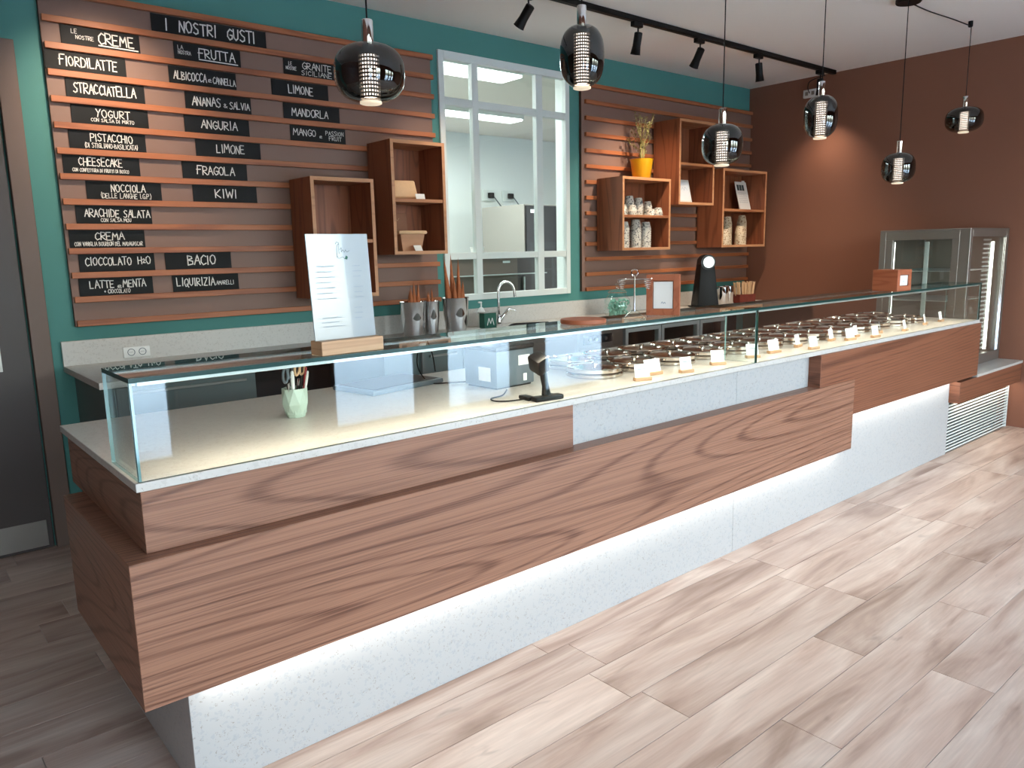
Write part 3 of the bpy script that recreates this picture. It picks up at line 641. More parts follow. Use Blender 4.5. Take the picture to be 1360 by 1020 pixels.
def scissors(x, y, tx, lab, m_, s=1.0):
    r = thing('scissors', lab, 'scissors', (0.625+x, 0.46+y, ZT+0.02)); r.rotation_euler = (D(8), D(tx), D(35))
    obj('blade', box(B(), -.006, .006, -.0012, .0012, 0, .10*s, .0004), 'chrome', r)
    for sx in (-1, 1):
        pts = [Vector((sx*.016+.014*s*math.cos(a), 0, .135*s+.024*s*math.sin(a))) for a in [2*PI*k/16 for k in range(16)]]
        obj('handle', tube(B(), pts, .0042, 8, True), m_, r, smooth=True)
scissors(-.016, .0, -16, 'dark blue-grey handled scissors sticking out left of the mint cup', 'grey_plastic', 1.05)
scissors(.002, .004, 3, 'pale-handled scissors upright in the mint cup', 'kraft_light', 1.1)
# tray
tr = thing('flat_tray', 'flat dark grey tray lying at the back of the counter', 'tray', (1.16, 0.74, ZT), D(10))
obj('tray_body', box(B(), -.19, .19, -.125, .125, 0, .020, .006, 2), 'grey_plastic', tr, smooth=True)
obj('tray_inset', box(B(), -.172, .172, -.108, .108, .0202, .0215, .0005), 'blackp', tr)
# label printer box with display
pr = thing('cash_printer', 'boxy grey printer with two white stickers beside the card reader', 'printer', (1.50, 0.44, ZT), D(4))
obj('body', box(B(), -.105, .105, -.095, .095, 0.006, .150, .006, 2), 'grey_plastic', pr, smooth=True)
obj('top_cover', box(B(), -.107, .107, -.097, .097, .1502, .168, .005, 2), 'blackp', pr, smooth=True)
obj('base', box(B(), -.095, .095, -.085, .085, 0, .0058), 'blackp', pr)
obj('sticker', box(B(), .015, .08, -.0958, -.0952, .085, .125), 'paper', pr)
obj('sticker', box(B(), -.1058, -.1052, -.06, .01, .03, .085), 'paper', pr)
obj('latch', box(B(), .04, .06, -.098, -.0952, .02, .05, .001), 'white_plastic', pr)
dp = thing('card_terminal', 'small dark payment display standing on the grey printer', 'terminal', (1.53, 0.46, ZT+.1682), D(4))
obj('foot', box(B(), -.035, .035, -.03, .03, 0, .008, .002), 'blackp', dp); obj('screen', box(B(), -.045, .045, -.006, .008, .0082, .060, .003), 'blackp', dp); obj('sticker', box(B(), -.02, .012, -.0068, -.0061, .014, .026), 'paper', dp)
tag(obj('cable', tube(B(), smooth_path([(1.42, .54, .93), (1.36, .60, .926), (1.30, .66, .93), (1.30, .74, 1.00), (1.40, .84, 1.10), (1.47, .88, 1.02), (1.50, .90, .926)]), .0028, 8), 'black', smooth=True), 'black power cable looping up left of the grey printer', 'cable')
# scanner on a stand
sn = thing('barcode_scanner', 'black handheld scanner standing upright on a cross base behind the glass', 'scanner', (1.41, 0.085, ZT), D(-8))
obj('base', box(B(), -.062, .062, -.050, -.012, 0, .018, .005, 2), 'blackp', sn, smooth=True)
obj('base_arm', box(B(), -.070, -.036, -.011, .055, 0, .014, .004, 2), 'blackp', sn, smooth=True); obj('base_arm', box(B(), .036, .064, -.011, .050, 0, .010, .003, 2), 'blackp', sn, smooth=True)
t = B(); tube(t, [(0, -.025, .016), (0, -.02, .05), (-.002, -.012, .09), (-.006, 0, .12)], [.018, .013, .014, .018], 12)
obj('stem', t, 'blackp', sn, smooth=True)
t = box(B(), -.026, .026, -.032, .032, 0, .065, .009, 2); t.transform(Matrix.Translation((-.008, .004, .105)) @ Matrix.Rotation(D(-22), 4, 'Y') @ Matrix.Rotation(D(20), 4, 'X')); obj('scanner_head', t, 'blackp', sn, smooth=True)
t = box(B(), .0262, .030, -.026, .026, .012, .060, .004, 2); t.transform(Matrix.Translation((-.008, .004, .105)) @ Matrix.Rotation(D(-22), 4, 'Y') @ Matrix.Rotation(D(20), 4, 'X')); obj('chrome_lens', t, 'chrome', sn, smooth=True)
tag(obj('cable', tube(B(), smooth_path([(1.34, .10, .928), (1.29, .12, .925), (1.25, .16, .924), (1.27, .21, .924), (1.34, .23, .924), (1.42, .30, .926)]), .0026, 8), 'black', smooth=True), 'thin black cable between the scanner and the printer', 'cable')

# ================================================================== ON THE GLASS TOP
GZ = 1.1768
mn = thing('menu_stand', 'white menu sheet standing in a pale wooden block on the glass', 'menu', (0.612, 0.045, GZ), D(3))
obj('block', box(B(), -.102, .102, -.032, .030, 0, .040, .0015), 'pale_wood', mn)
tm = Matrix.Translation((-.004, 0, .0405)) @ Matrix.Rotation(D(-4), 4, 'X')
t = box(B(), -.1, .1, -.002, .002, 0, .297, .0006); t.transform(tm)
M['menu'] = mat('menu_sheet', '#98a2a9', 0.15, coat=0.6, noise=(6, 0.02)); obj('menu_sheet', t, 'menu', mn)
t = B(); rnd = random.Random(5)
for i, (a, b, z, h) in enumerate([(-.075, -.02, .205, .004), (-.08, -.03, .19, .003), (-.08, -.02, .175, .003), (-.08, -.035, .16, .003), (-.08, -.02, .145, .003), (-.08, -.03, .13, .003), (-.08, -.02, .115, .003), (.04, .065, .205, .003), (.04, .07, .19, .003), (.04, .065, .175, .003), (.04, .07, .145, .003), (.04, .065, .13, .003), (.04, .07, .115, .003), (.035, .06, .085, .003), (.035, .062, .07, .003), (.035, .058, .055, .003), (-.07, -.01, .06, .004), (-.075, -.02, .048, .003), (-.07, 0, .036, .003)]):
    scribble(t, a, b, z, h, -.0026, .0008, rnd)
t.transform(tm); obj('small_print', t, 'print', mn)
t = B()
def stroke(pts, w):
    P = smooth_path([(x, 0, z) for x, z in pts], 5)
    for p, q in zip(P, P[1:]):
        d = (q-p).normalized(); n_ = Vector((-d.z, 0, d.x))*w/2
        t.faces.new([t.verts.new(v+Vector((0, -.0026, 0))) for v in (p-n_, q-n_, q+n_, p+n_)])
stroke([(-.008, .268), (-.004, .274), (.003, .270), (-.004, .262), (-.006, .240), (-.004, .232)], .0013)
stroke([(.003, .268), (.001, .250), (.002, .241)], .0011); stroke([(.004, .252), (.010, .258), (.009, .246), (.014, .252), (.019, .245), (.023, .252), (.027, .246), (.036, .250)], .0010)
stroke([(-.008, .234), (0, .228), (.012, .232), (.018, .226)], .0010)
t.transform(tm); obj('logo_script', t, 'print_dark', mn)
t = B(); t.faces.new([t.verts.new(Vector((x, -.0026, z))) for x, z in ((.018, .226), (.023, .236), (.029, .232), (.026, .224))]); t.transform(tm)
M['logo_green'] = mat('logo_green', '#1e5a4a', 0.6, noise=(10, .05)); obj('logo_leaf', t, 'logo_green', mn)
# round board
bd = thing('round_board', 'round reddish wooden board lying on the glass top', 'board', (1.655, 0.115, GZ))
obj('board', lathe(B(), [(0.084, 0), (0.088, .004), (0.088, .015), (0.085, .018), (0, .018)], 48), 'red_wood', bd, smooth=True)
# card holder with springs
sp = thing('spring_card_stand', 'metal stand with ring top and two coil clips on a glass foot', 'stand', (1.97, 0.13, GZ), D(-50))
obj('foot', lathe(B(), [(0.042, 0), (0.044, .004), (0.036, .010), (0.022, .020), (0.010, .030), (0, .031)], 20), 'glass', sp, smooth=True)
obj('rod', tube(B(), [(0, 0, .024), (0, 0, .165)], .0035, 10), 'chrome', sp, smooth=True)
obj('ring', tube(B(), [(.013*math.cos(a), 0, .181+.013*math.sin(a)) for a in [2*PI*k/24 for k in range(24)]], .0028, 8, True), 'chrome', sp, smooth=True)
obj('crossbar', tube(B(), [(-.058, 0, .155), (.055, 0, .155)], .0022, 8), 'chrome', sp, smooth=True)
for sx in (-1, 1):
    obj('coil', tube(B(), [(sx*.052+.017*(1-.55*k/60)*math.cos(k*.55), .017*(1-.55*k/60)*math.sin(k*.55), .157-k*.0007) for k in range(60)], .0014, 6), 'chrome', sp, smooth=True)
# framed notes
def framed_box(label, loc, rz, w_, h, dep, m_='red_wood'):
    r = thing('framed_notice', label, 'frame', loc, D(rz)); e = w_*.19
    t = B(); box(t, -w_/2, -w_/2+e, -dep/2, dep/2, 0, h, .001); box(t, w_/2-e, w_/2, -dep/2, dep/2, 0, h, .001); box(t, -w_/2+e, w_/2-e, -dep/2, dep/2, h-e, h, .001); box(t, -w_/2+e, w_/2-e, -dep/2, dep/2, 0, e, .001)
    obj('frame', t, m_, r); obj('backing', box(B(), -w_/2+e, w_/2-e, dep/2-.004, dep/2, e, h-e), m_, r)
    obj('note', box(B(), -w_/2+e+.003, w_/2-e-.003, -dep/2+.006, -dep/2+.008, e+.002, h-e-.004), 'paper', r)
    t = B(); stroke2 = random.Random(3); scribble(t, -.008, .008, e+.022, .01, -dep/2+.0055, .002, stroke2); obj('lettering', t, 'print', r)
    return r
framed_box('wooden frame with a paper note, in the middle of the glass top', (2.125, 0.105, GZ), -58, .138, .170, .034)
framed_box('deep orange-brown wooden frame box at the far end of the glass', (4.235, 0.085, GZ), -4, .16, .125, .15)

# ================================================================== ON THE BACK COUNTER
BZ = 0.9243
def bucket(x, y, r0, h, lab, cones):
    r = thing('cone_bucket', lab, 'bucket', (x, y, BZ), 0, 'polished steel cone buckets')
    obj('bucket_body', lathe(B(), [(r0*.72, 0), (r0*.80, .03), (r0*.95, h*.55), (r0, h-.006), (r0*1.05, h), (r0*.97, h), (r0*.90, h*.55), (r0*.72, .012), (0, .012)], 40), 'chrome', r, smooth=True)
def cone(x, y, z, hh, rr, lean, lab, grp, ang=None):
    r = thing('ice_cream_cone', lab, 'cone', (x, y, z), 0, grp)
    a = random.uniform(0, 6.28) if ang is None else ang
    r.rotation_euler = (lean*math.cos(a), lean*math.sin(a), 0)
    obj('wafer', lathe(B(), [(rr, 0)]+[(rr*(1-k/9.0)+(.0016 if k % 2 else 0), hh*k/9.0) for k in range(1, 9)]+[(0, hh)], 16), 'cone', r, smooth=False)
bucket(2.235, 2.20, .082, .228, 'left wide polished steel bucket of wafer cones', 0)
bucket(2.395, 2.235, .060, .222, 'small middle polished steel bucket of wafer cones', 0)
bucket(2.570, 2.195, .088, .236, 'right wide polished steel bucket of tall wafer cones', 0)
for i, (dx, dy, hh, ln) in enumerate([(-.055, -.02, .22, .08), (-.03, -.03, .30, .03), (-.01, .03, .27, .04), (.008, -.01, .33, .02), (.025, .035, .22, .06), (.04, -.02, .32, .05), (.055, .02, .24, .1)]):
    cone(2.235+dx*.8, 2.20+dy*.8, BZ+.13, hh-.10, .025, ln*.6, 'wafer cone tip, %s of seven in the left bucket' % nth(i, 7), 'cones in the left bucket')
for i, (dx, dy, hh, ln) in enumerate([(-.02, -.01, .26, .03), (.02, .0, .28, .05), (0, .022, .25, .06)]):
    cone(2.395+dx, 2.235+dy, BZ+.13, hh-.10, .018, ln*.6, 'wafer cone tip, %s of three in the small middle bucket' % nth(i, 3), 'cones in the middle bucket')
for i, (dx, dy, hh, ln, an) in enumerate([(-.055, 0, .50, .17, 4.5), (-.028, -.04, .36, .06, 4.7), (-.01, .02, .51, .04, 4.6), (.012, -.035, .34, .02, 0), (.030, -.045, .28, .04, 1), (.042, .01, .48, .03, 1.6), (.053, .04, .32, .08, 2), (.065, -.01, .33, .10, 1.6)]):
    cone(2.570+dx*.75, 2.195+dy*.75, BZ+.13, hh-.11, .028, ln*.6, 'tall wafer cone, %s of eight in the right bucket' % nth(i, 8), 'cones in the right bucket', an)
# soap, bin, tap
so = thing('soap_dispenser', 'clear pump soap bottle behind the dark green caddy', 'bottle', (2.93, 2.38, BZ))
obj('bottle', lathe(B(), [(.030, 0), (.032, .01), (.032, .10), (.018, .13), (.011, .14), (0, .14)], 24), 'white_plastic', so, smooth=True)
obj('pump', tube(B(), [(0, 0, .139), (0, 0, .175)], .006, 10), 'white_plastic', so, smooth=True); obj('spout', tube(B(), [(0.004, 0, .175), (-.030, -.01, .178)], .006, 10), 'white_plastic', so, smooth=True)
cd = thing('sink_caddy', 'small dark green sink caddy with white zigzag beside the tap', 'caddy', (2.925, 2.30, BZ))
obj('caddy_body', box(B(), -.055, .055, -.03, .03, 0, .105, .004, 2), 'logo_green', cd); obj('rim', box(B(), -.065, .065, -.035, .035, .1055, .112, .001), 'steel', cd)
t = B(); 
for a, b in zip([(-.03, .02), (-.015, .07), (0, .03), (.015, .07), (.03, .02)], [(-.015, .07), (0, .03), (.015, .07), (.03, .02)]):
    d = Vector((b[0]-a[0], 0, b[1]-a[1])).normalized(); n_ = Vector((-d.z, 0, d.x))*.003
    A_, B__ = Vector((a[0], -.0307, a[1])), Vector((b[0], -.0307, b[1])); t.faces.new([t.verts.new(v) for v in (A_-n_, B__-n_, B__+n_, A_+n_)])
obj('zigzag', t, 'white_plastic', cd)
tp = thing('tap', 'chrome high-arched swivel tap at the back counter sink', 'tap', (3.075, 2.36, BZ), D(-20))
obj('base', lathe(B(), [(.026, 0), (.026, .008), (.021, .012), (.021, .07), (.016, .08), (0, .08)], 24), 'chrome', tp, smooth=True)
arc = [(0, 0, .075), (0, 0, .24)]+[(.062-.062*math.cos(a), -.0*math.sin(a), .24+.075*math.sin(a)) for a in [PI*k/12 for k in range(1, 12)]]+[(.124, 0, .235), (.127, 0, .205)]
obj('spout', tube(B(), arc, .0105, 14), 'chrome', tp, smooth=True)
obj('lever', tube(B(), [(.01, 0, .04), (.075, -.01, .12), (.13, -.012, .105)], [.015, .012, .005], 12), 'chrome', tp, smooth=True)
sk = thing('drip_mat', 'black drying mat with handle lying in front of the tap', 'mat', (3.02, 2.08, BZ), D(2))
obj('mat', box(B(), -.20, .22, -.10, .10, 0, .010, .004, 2), 'blackp', sk, smooth=True)
obj('handle', tube(B(), smooth_path([(-.19, -.08, .012), (-.12, -.07, .038), (.02, -.06, .034), (.24, -.05, .024)]), .010, 10), 'blackp', sk, smooth=True)
# sweets jar
jr = thing('sweets_jar', 'round glass jar of green wrapped sweets behind the glass case', 'jar', (4.13, 2.16, BZ))
obj('jar_glass', lathe(B(), [(.085, 0), (.100, .02), (.108, .08), (.098, .14), (.070, .175), (.070, .19)], 36, cap=False), 'glass', jr, smooth=True)
obj('jar_lid', lathe(B(), [(.074, .1905), (.076, .195), (.060, .21), (.016, .222), (.014, .238), (.022, .252), (.014, .264), (0, .266)], 30), 'glass', jr, smooth=True)
t = B(); rnd = random.Random(9)
for i in range(130):
    a = rnd.uniform(0, 2*PI); z = rnd.uniform(.012, .135); rr = rnd.uniform(.02, .088)*(1 if z > .03 else .85)
    s = B(); bmesh.ops.create_icosphere(s, subdivisions=1, radius=.013); s.transform(Matrix.Translation((rr*math.cos(a), rr*math.sin(a), z)) @ Euler((a, z*50, a*2)).to_matrix().to_4x4() @ Matrix.Diagonal((1.5, .8, .7, 1))); merge(t, s)
o = obj('wrapped_sweets', t, 'sweet', jr); o['kind'] = 'stuff'
# black dispenser
bk = thing('grinder', 'tall black tapered grinder with a round chrome head', 'appliance', (5.34, 2.20, BZ), D(-35))
t = box(B(), -.10, .10, -.10, .10, 0, .43, .012, 2)
for v in t.verts: k = 1-.42*v.co.z/.43; v.co.x *= k; v.co.y *= k
obj('body', t, 'black', bk, smooth=True)
obj('head', tube(B(), [(0, .03, .40), (0, -.075, .40)], .066, 24), 'blackp', bk, smooth=True)
obj('chrome_ring', tube(B(), [(0, -.0755, .40), (0, -.088, .40)], .050, 24), 'steel', bk, smooth=True)
obj('foot', box(B(), -.12, .12, -.13, .11, -.0, .012, .004), 'black', bk)
for i, (x, y, lab) in enumerate([(5.64, 2.22, 'left shiny steel canister next to the black grinder'), (5.77, 2.25, 'right shiny steel canister next to the straw box')]):
    c_ = thing('steel_canister', lab, 'canister', (x, y, BZ), 0, 'steel canisters by the grinder')
    obj('body', lathe(B(), [(.052, 0), (.055, .004), (.055, .165), (.050, .170), (.048, .165), (.048, .01), (0, .01)], 30), 'chrome', c_, smooth=True)
sb = thing('spoon_box', 'red-brown printed box full of pale sticks', 'box', (5.96, 2.2, BZ), D(-12))
t = B(); box(t, -.10, .10, -.05, -.047, 0, .085); box(t, -.10, .10, .047, .05, 0, .085); box(t, -.10, -.097, -.047, .047, 0, .085); box(t, .097, .10, -.047, .047, 0, .085); box(t, -.097, .097, -.047, .047, 0, .003)
obj('carton', t, 'red_card', sb); t = B()
rnd = random.Random(2)
for i in range(60):
    x = rnd.uniform(-.088, .088); y_ = rnd.uniform(-.038, .038); tube(t, [(x, y_, .004), (x*1.28+rnd.uniform(-.01, .01), y_, rnd.uniform(.185, .205))], .0045, 6)
o = obj('sticks', t, 'kraft_light', sb); o['kind'] = 'stuff'
ml_ = thing('socket_outlet', 'white double wall socket in the stone upstand', 'socket', (0.648, W-.0222, .967))
obj('plate', box(B(), -.067, .067, -.007, 0, -.028, .028, .004, 2), 'white_plastic', ml_, smooth=True)
for sx in (-.028, .028):
    t = B(); lathe(t, [(.019, 0), (.019, .002), (.016, .002), (.016, 0)], 24, cap=False); t.transform(Matrix.Translation((sx, -.0072, 0)) @ Matrix.Rotation(D(90), 4, 'X')); obj('socket_ring', t, 'grey_plastic', ml_)
    t = B()
    for q in (-.007, 0, .007): s = tube(B(), [(sx+q, -.0066, 0), (sx+q, -.0078, 0)], .0016, 8); merge(t, s)
    obj('socket_holes', t, 'black', ml_)

# ================================================================== IN THE BOX SHELVES
def make_cup(r0, r1, h, m_):
    r = thing('paper_cup', '', 'cup')
    obj('cup_wall', lathe(B(), [(r0*.9, 0), (r0, .001), (r1, h-.002), (r1+.0018, h), (r1-.0012, h), (r0*.88, .004), (0, .004)], 24), m_, r, smooth=True)
    return r
def stack(x, y, z, n, step, r0, r1, h, m_, lab, grp, invert=True):
    c0 = make_cup(r0, r1, h, m_)
    for i in range(n):
        c = c0 if i == 0 else copy_tree(c0)
        zz = z+i*step
        if invert: c.rotation_euler = (PI, 0, random.uniform(0, 6)); c.location = (x, y, zz+h)
        else: c.rotation_euler = (0, 0, random.uniform(0, 6)); c.location = (x, y, zz)
        c['label'] = lab.replace('paper cup', 'paper cup, %s,' % ('bottom one' if i == 0 else 'top one' if i == n-1 else ORD[i]+' from below')) if n > 1 else lab; c['group'] = grp
SC = 1.7225
ups = [(4.34, 2.33, 12, 'in the tallest upper-shelf stack'), (4.46, 2.33, 9, 'in the second back upper-shelf stack'), (4.575, 2.33, 8, 'in the third back upper-shelf stack'), (4.69, 2.33, 6, 'in the rightmost back upper-shelf stack')]
for x, y, n_, l in ups: stack(x, y, SC+.0003, n_, .013, .030, .042, .055, 'cup', 'white printed paper cup '+l, 'paper cups '+l)
for x, y, n_, l in [(4.255, 2.22, 3, 'in the front-left short upper-shelf stack'), (4.40, 2.245, 3, 'in the second short front upper-shelf stack'), (4.60, 2.22, 1, 'single small one, front middle of the upper shelf'), (4.70, 2.225, 2, 'in the front-right low upper-shelf stack')]:
    stack(x, y, SC+.0003, n_, .014, .028, .040, .050, 'cup', 'white printed paper cup '+l, 'paper cups '+l)
for x, n_, l in [(4.315, 9, 'in the left stack of the lower shelf'), (4.46, 10, 'in the middle stack of the lower shelf'), (4.585, 9, 'in the right stack of the lower shelf')]:
    stack(x, 2.26, 1.4642, n_, .018, .034, .047, .062, 'cup', 'larger printed paper cup '+l, 'paper cups '+l)
for x, y, n_, l in [(5.80, 2.21, 5, 'in the short left stack, corner shelf'), (5.92, 2.30, 12, 'in the left tall stack, corner shelf'), (6.02, 2.24, 7, 'in the middle low stack, corner shelf'), (6.12, 2.30, 13, 'in the right tall stack, corner shelf')]:
    if n_ == 5: x = 5.63
    if n_ == 12: x = 5.80
    if n_ == 7: x = 5.92
    if n_ == 13: x = 6.04
    stack(x, y, 1.4723, n_, .0165, .033, .047, .075, 'cup2', 'beige paper cup '+l, 'beige cups '+l)
# plant
pt = thing('potted_plant', 'yellow pot with a thin straggly plant on top of the cup shelf', 'plant', (4.565, 2.29, 2.0165))
obj('pot', lathe(B(), [(.068, 0), (.072, .004), (.093, .150), (.097, .156), (.090, .156), (.085, .135), (0, .134)], 36), 'yellow', pt, smooth=True)
obj('soil', lathe(B(), [(.084, .1345), (.05, .140), (0, .142)], 24, cap=False), 'soil', pt)
t = B(); lf = B(); rnd = random.Random(21)
for i in range(16):
    a = rnd.uniform(0, 2*PI); sp_ = rnd.uniform(.05, .17); hh = rnd.uniform(.12, .36) if i > 2 else rnd.uniform(.34, .42)
    if hh > .3: sp_ *= .5
    P = smooth_path([(.02*math.cos(a), .02*math.sin(a), .138), (sp_*.3*math.cos(a), sp_*.3*math.sin(a), .138+hh*.45), (sp_*math.cos(a+.3), min(sp_*math.sin(a+.3), .12), .138+hh*.8), (sp_*1.2*math.cos(a+.5), min(sp_*1.2*math.sin(a+.5), .12), .138+hh)], 4)
    tube(t, P, [.0028*(1-.6*k/len(P)) for k in range(len(P))], 6)
    for p in P[3:]:
        for q in range(3):
            aa = rnd.uniform(0, 2*PI); l = rnd.uniform(.014, .028); d = Vector((math.cos(aa), math.sin(aa), rnd.uniform(-.5, .8))).normalized()*l; s = d.cross(Vector((0, 0, 1))).normalized()*l*.28; n_ = d.cross(s).normalized()*.002
            lf.faces.new([lf.verts.new(v) for v in (p, p+d*.5+s+n_, p+d, p+d*.5-s+n_)])
obj('stems', t, 'leaf', pt, smooth=True); o = obj('leaves', lf, 'leaf', pt); o['kind'] = 'stuff'
# white frame leaning in the tall shelf
wf = thing('framed_picture', 'small white framed picture leaning inside the tall box shelf', 'frame', (5.125, 2.27, 1.8375), D(-4)); 
mt = Matrix.Rotation(D(-14), 4, 'X')
t = box(B(), -.085, .085, -.006, .006, 0, .205, .002); t.transform(mt); obj('frame', t, 'white', wf)
t = box(B(), -.068, .068, -.0075, -.0062, .02, .185); t.transform(mt); obj('picture', t, 'tagpaper', wf)
t = B(); scribble(t, -.03, .03, .11, .04, -.0080, .002, random.Random(4)); t.transform(mt); obj('drawing', t, 'print', wf)
# magazines
def magazine(x, y, z, w_, h, rz, lean, lab, pics):
    r = thing('magazine', lab, 'magazine', (x, y, z), D(rz)); mt = Matrix.Rotation(D(lean), 4, 'X')
    t = box(B(), -w_/2, w_/2, -.004, .004, 0, h, .001); t.transform(mt); obj('cover', t, 'paper' , r)
    if pics:
        for k in range(3):
            t = box(B(), -w_/2+.018+k*.046, -w_/2+.056+k*.046, -.0048, -.0042, h-.085, h-.03); t.transform(mt); obj('photo', t, 'print_dark', r)
        t = B()
        for k in range(6): scribble(t, -w_/2+.02, w_/2-.03, h-.11-k*.018, .005, -.0050, .001, random.Random(k))
        t.transform(mt); obj('small_print', t, 'print', r)
magazine(6.095, 2.30, 1.7935, .205, .275, 4, -14, 'pale magazine with three dark pictures leaning in the corner shelf', True)
magazine(6.155, 2.325, 1.7935, .05, .285, 6, -10, 'pale booklet edge showing behind the magazine with pictures', False)
magazine(5.600, 2.30, 1.7935, .012, .25, 75, 0, 'thin white booklet standing at the left side of the corner shelf', False)
# kraft boxes in shelf B
k1 = thing('kraft_box', 'pale speckled kraft box leaning on the upper shelf by the window', 'box', (2.275, 2.30, 1.7908), D(-8))
t = box(B(), -.085, .085, -.032, .032, 0, .125, .012, 3); t.transform(Matrix.Rotation(D(-24), 4, 'X')); obj('body', t, 'kraft_light', k1, smooth=True)
kt = thing('price_tag', 'small white tag in front of the pale kraft box', 'tag', (2.33, 2.20, 1.7908), D(-6))
t = box(B(), -.032, .032, -.001, .001, 0, .035); t.transform(Matrix.Rotation(D(-18), 4, 'X')); obj('card', t, 'paper', kt)
k2 = thing('kraft_tub', 'open kraft tub shaped like a trough on the lower shelf', 'box', (2.29, 2.29, 1.4703), D(-6))
t = B(); box(t, -.085, .085, -.05, .05, 0, .105)
for v in t.verts:
    if v.co.z < .05: v.co.x *= .78; v.co.y *= .7
obj('tub_body', t, 'kraft', k2)
obj('tub_rim', box(B(), -.100, .100, -.062, .062, .1055, .128, .008, 2), 'kraft_light', k2, smooth=True)
k3 = thing('kraft_tray', 'darker kraft tray with a leaf mark leaning behind the tub', 'lid', (2.25, 2.375, 1.4703), D(-4))
t = box(B(), -.088, .088, -.009, .009, 0, .245, .006, 2); t.transform(Matrix.Rotation(D(-7), 4, 'X')); obj('lid_plate', t, 'kraft_dark', k3, smooth=True)
t = B(); scribble(t, -.02, .02, .195, .02, -.0096, .002, random.Random(8)); t.transform(Matrix.Rotation(D(-7), 4, 'X')); obj('leaf_mark', t, 'kraft_light', k3)
kt2 = thing('price_tag', 'small white tag in front of the kraft tub', 'tag', (2.30, 2.195, 1.4703), D(10))
t = box(B(), -.032, .032, -.001, .001, 0, .040); t.transform(Matrix.Rotation(D(-30), 4, 'X')); obj('card', t, 'paper', kt2)

# ================================================================== PENDANTS
YP = 0.28
def globe_profile(rx, hz, p=2.6, top=.27, bot=.27):
    out = []
    for k in range(0, 29):
        a = -PI/2+PI*k/28; c, s = math.cos(a), math.sin(a)
        r = rx*abs(c)**(2/p); z = hz/2*(abs(s)**(2/p))*(1 if s > 0 else -1)
        if s < 0 and r < .034: continue
        if s > 0 and r < .030: continue
        out.append((r, z))
    return out
def pendant(x, z, rx, hz, cell, lab, yy=YP):
    r = thing('pendant_lamp', lab, 'lamp', (x, yy, z), 0, 'smoked glass pendant lamps over the counter')
    zt = hz/2; zb = -hz/2
    obj('glass_shade', lathe(B(), globe_profile(rx, hz), 48, cap=False), 'glass_smoke', r, smooth=True)
    obj('socket_sleeve', lathe(B(), [(.018, zt-.012), (.0185, zt-.01), (.0185, zt+.068), (.016, zt+.071), (.005, zt+.072), (0, zt+.072)], 28), 'chrome', r, smooth=True)
    obj('cord', tube(B(), [(0, 0, zt+.071), (0, 0, H-z)], .0028, 8), 'black', r, smooth=True)
    t0, b0 = zt-.034, zb+.014; rt_ = .0320; nr = max(8, int((t0-b0)/.0115)); nc = 22
    t = B()
    for k in range(nr+1):
        zc = b0+(t0-b0)*k/nr; lathe(t, [(rt_, zc-.0030), (rt_+.0012, zc-.0030), (rt_+.0012, zc+.0030), (rt_, zc+.0030), (rt_, zc-.0030)], 22, cap=False)
    for k in range(nc):
        a = 2*PI*k/nc; s = box(B(), rt_-.0004, rt_+.0010, -.0021, .0021, b0, t0); s.transform(Matrix.Rotation(a, 4, 'Z')); merge(t, s)
    obj('perforated_sleeve', t, 'steel_dull', r)
    obj('glowing_core', lathe(B(), [(.024, b0+.004), (.024, t0-.004)], 22), 'lamp', r, smooth=True)
    obj('sleeve_cap', lathe(B(), [(.034, t0+.001), (.034, t0+.006), (.018, t0+.012), (.018, zt-.012)], 22), 'chrome', r, smooth=True)
    obj('bottom_diffuser', lathe(B(), [(.0345, zb+.002), (.0345, zb-.004), (.030, zb-.006), (0, zb-.007)], 32), 'lamp_disc', r, smooth=True)
    l = bpy.data.lights.new('pendant_light', 'SPOT'); l.energy = 5; l.color = WARM; l.spot_size = D(130); l.spot_blend = 1; l.shadow_soft_size = .03
    lo = bpy.data.objects.new('pendant_light', l); COL.objects.link(lo); lo.location = (x, yy, z+zb-.012)
    return r
pendant(0.868, 2.018, .111, .176, 0, 'large wide pendant lamp nearest the camera, in front of the flavour signs')
pendant(1.824, 2.200, .087, .232, 0, 'tall egg-shaped pendant lamp in front of the inside window')
pendant(2.770, 1.934, .096, .188, 0, 'rounded pendant lamp hanging in front of the tall box shelf')
pendant(3.679, 2.144, .089, .224, 0, 'tall pendant lamp by the white box on the brown wall')
pendant(4.674, 1.925, .100, .186, 0, 'rounded pendant lamp hanging lowest against the brown wall')
pendant(5.678, 2.308, .122, .172, 0, 'wide pendant lamp farthest right, hung from a ceiling hook')
ro = thing('ceiling_rose', 'round black ceiling rose feeding the pendant cables', 'ceiling fitting', (4.80, .335, H))
obj('rose_disc', lathe(B(), [(.075, -.0005), (.075, -.020), (.070, -.025), (0, -.025)], 32), 'black', ro, smooth=True)
hk = thing('ceiling_hook', 'small black cable hook on the ceiling above the last lamp', 'hook', (5.665, .281, H))
obj('hook_body', lathe(B(), [(.015, -.0005), (.015, -.035), (.010, -.040), (0, -.040)], 16), 'black', hk, smooth=True)
tag(obj('ceiling_cable', tube(B(), smooth_path([(4.86, .335, H-.018), (5.1, .33, H-.022), (5.4, .30, H-.026), (5.655, .283, H-.03)]), .004, 8), 'black', smooth=True), 'black cable running along the ceiling from rose to hook', 'cable')

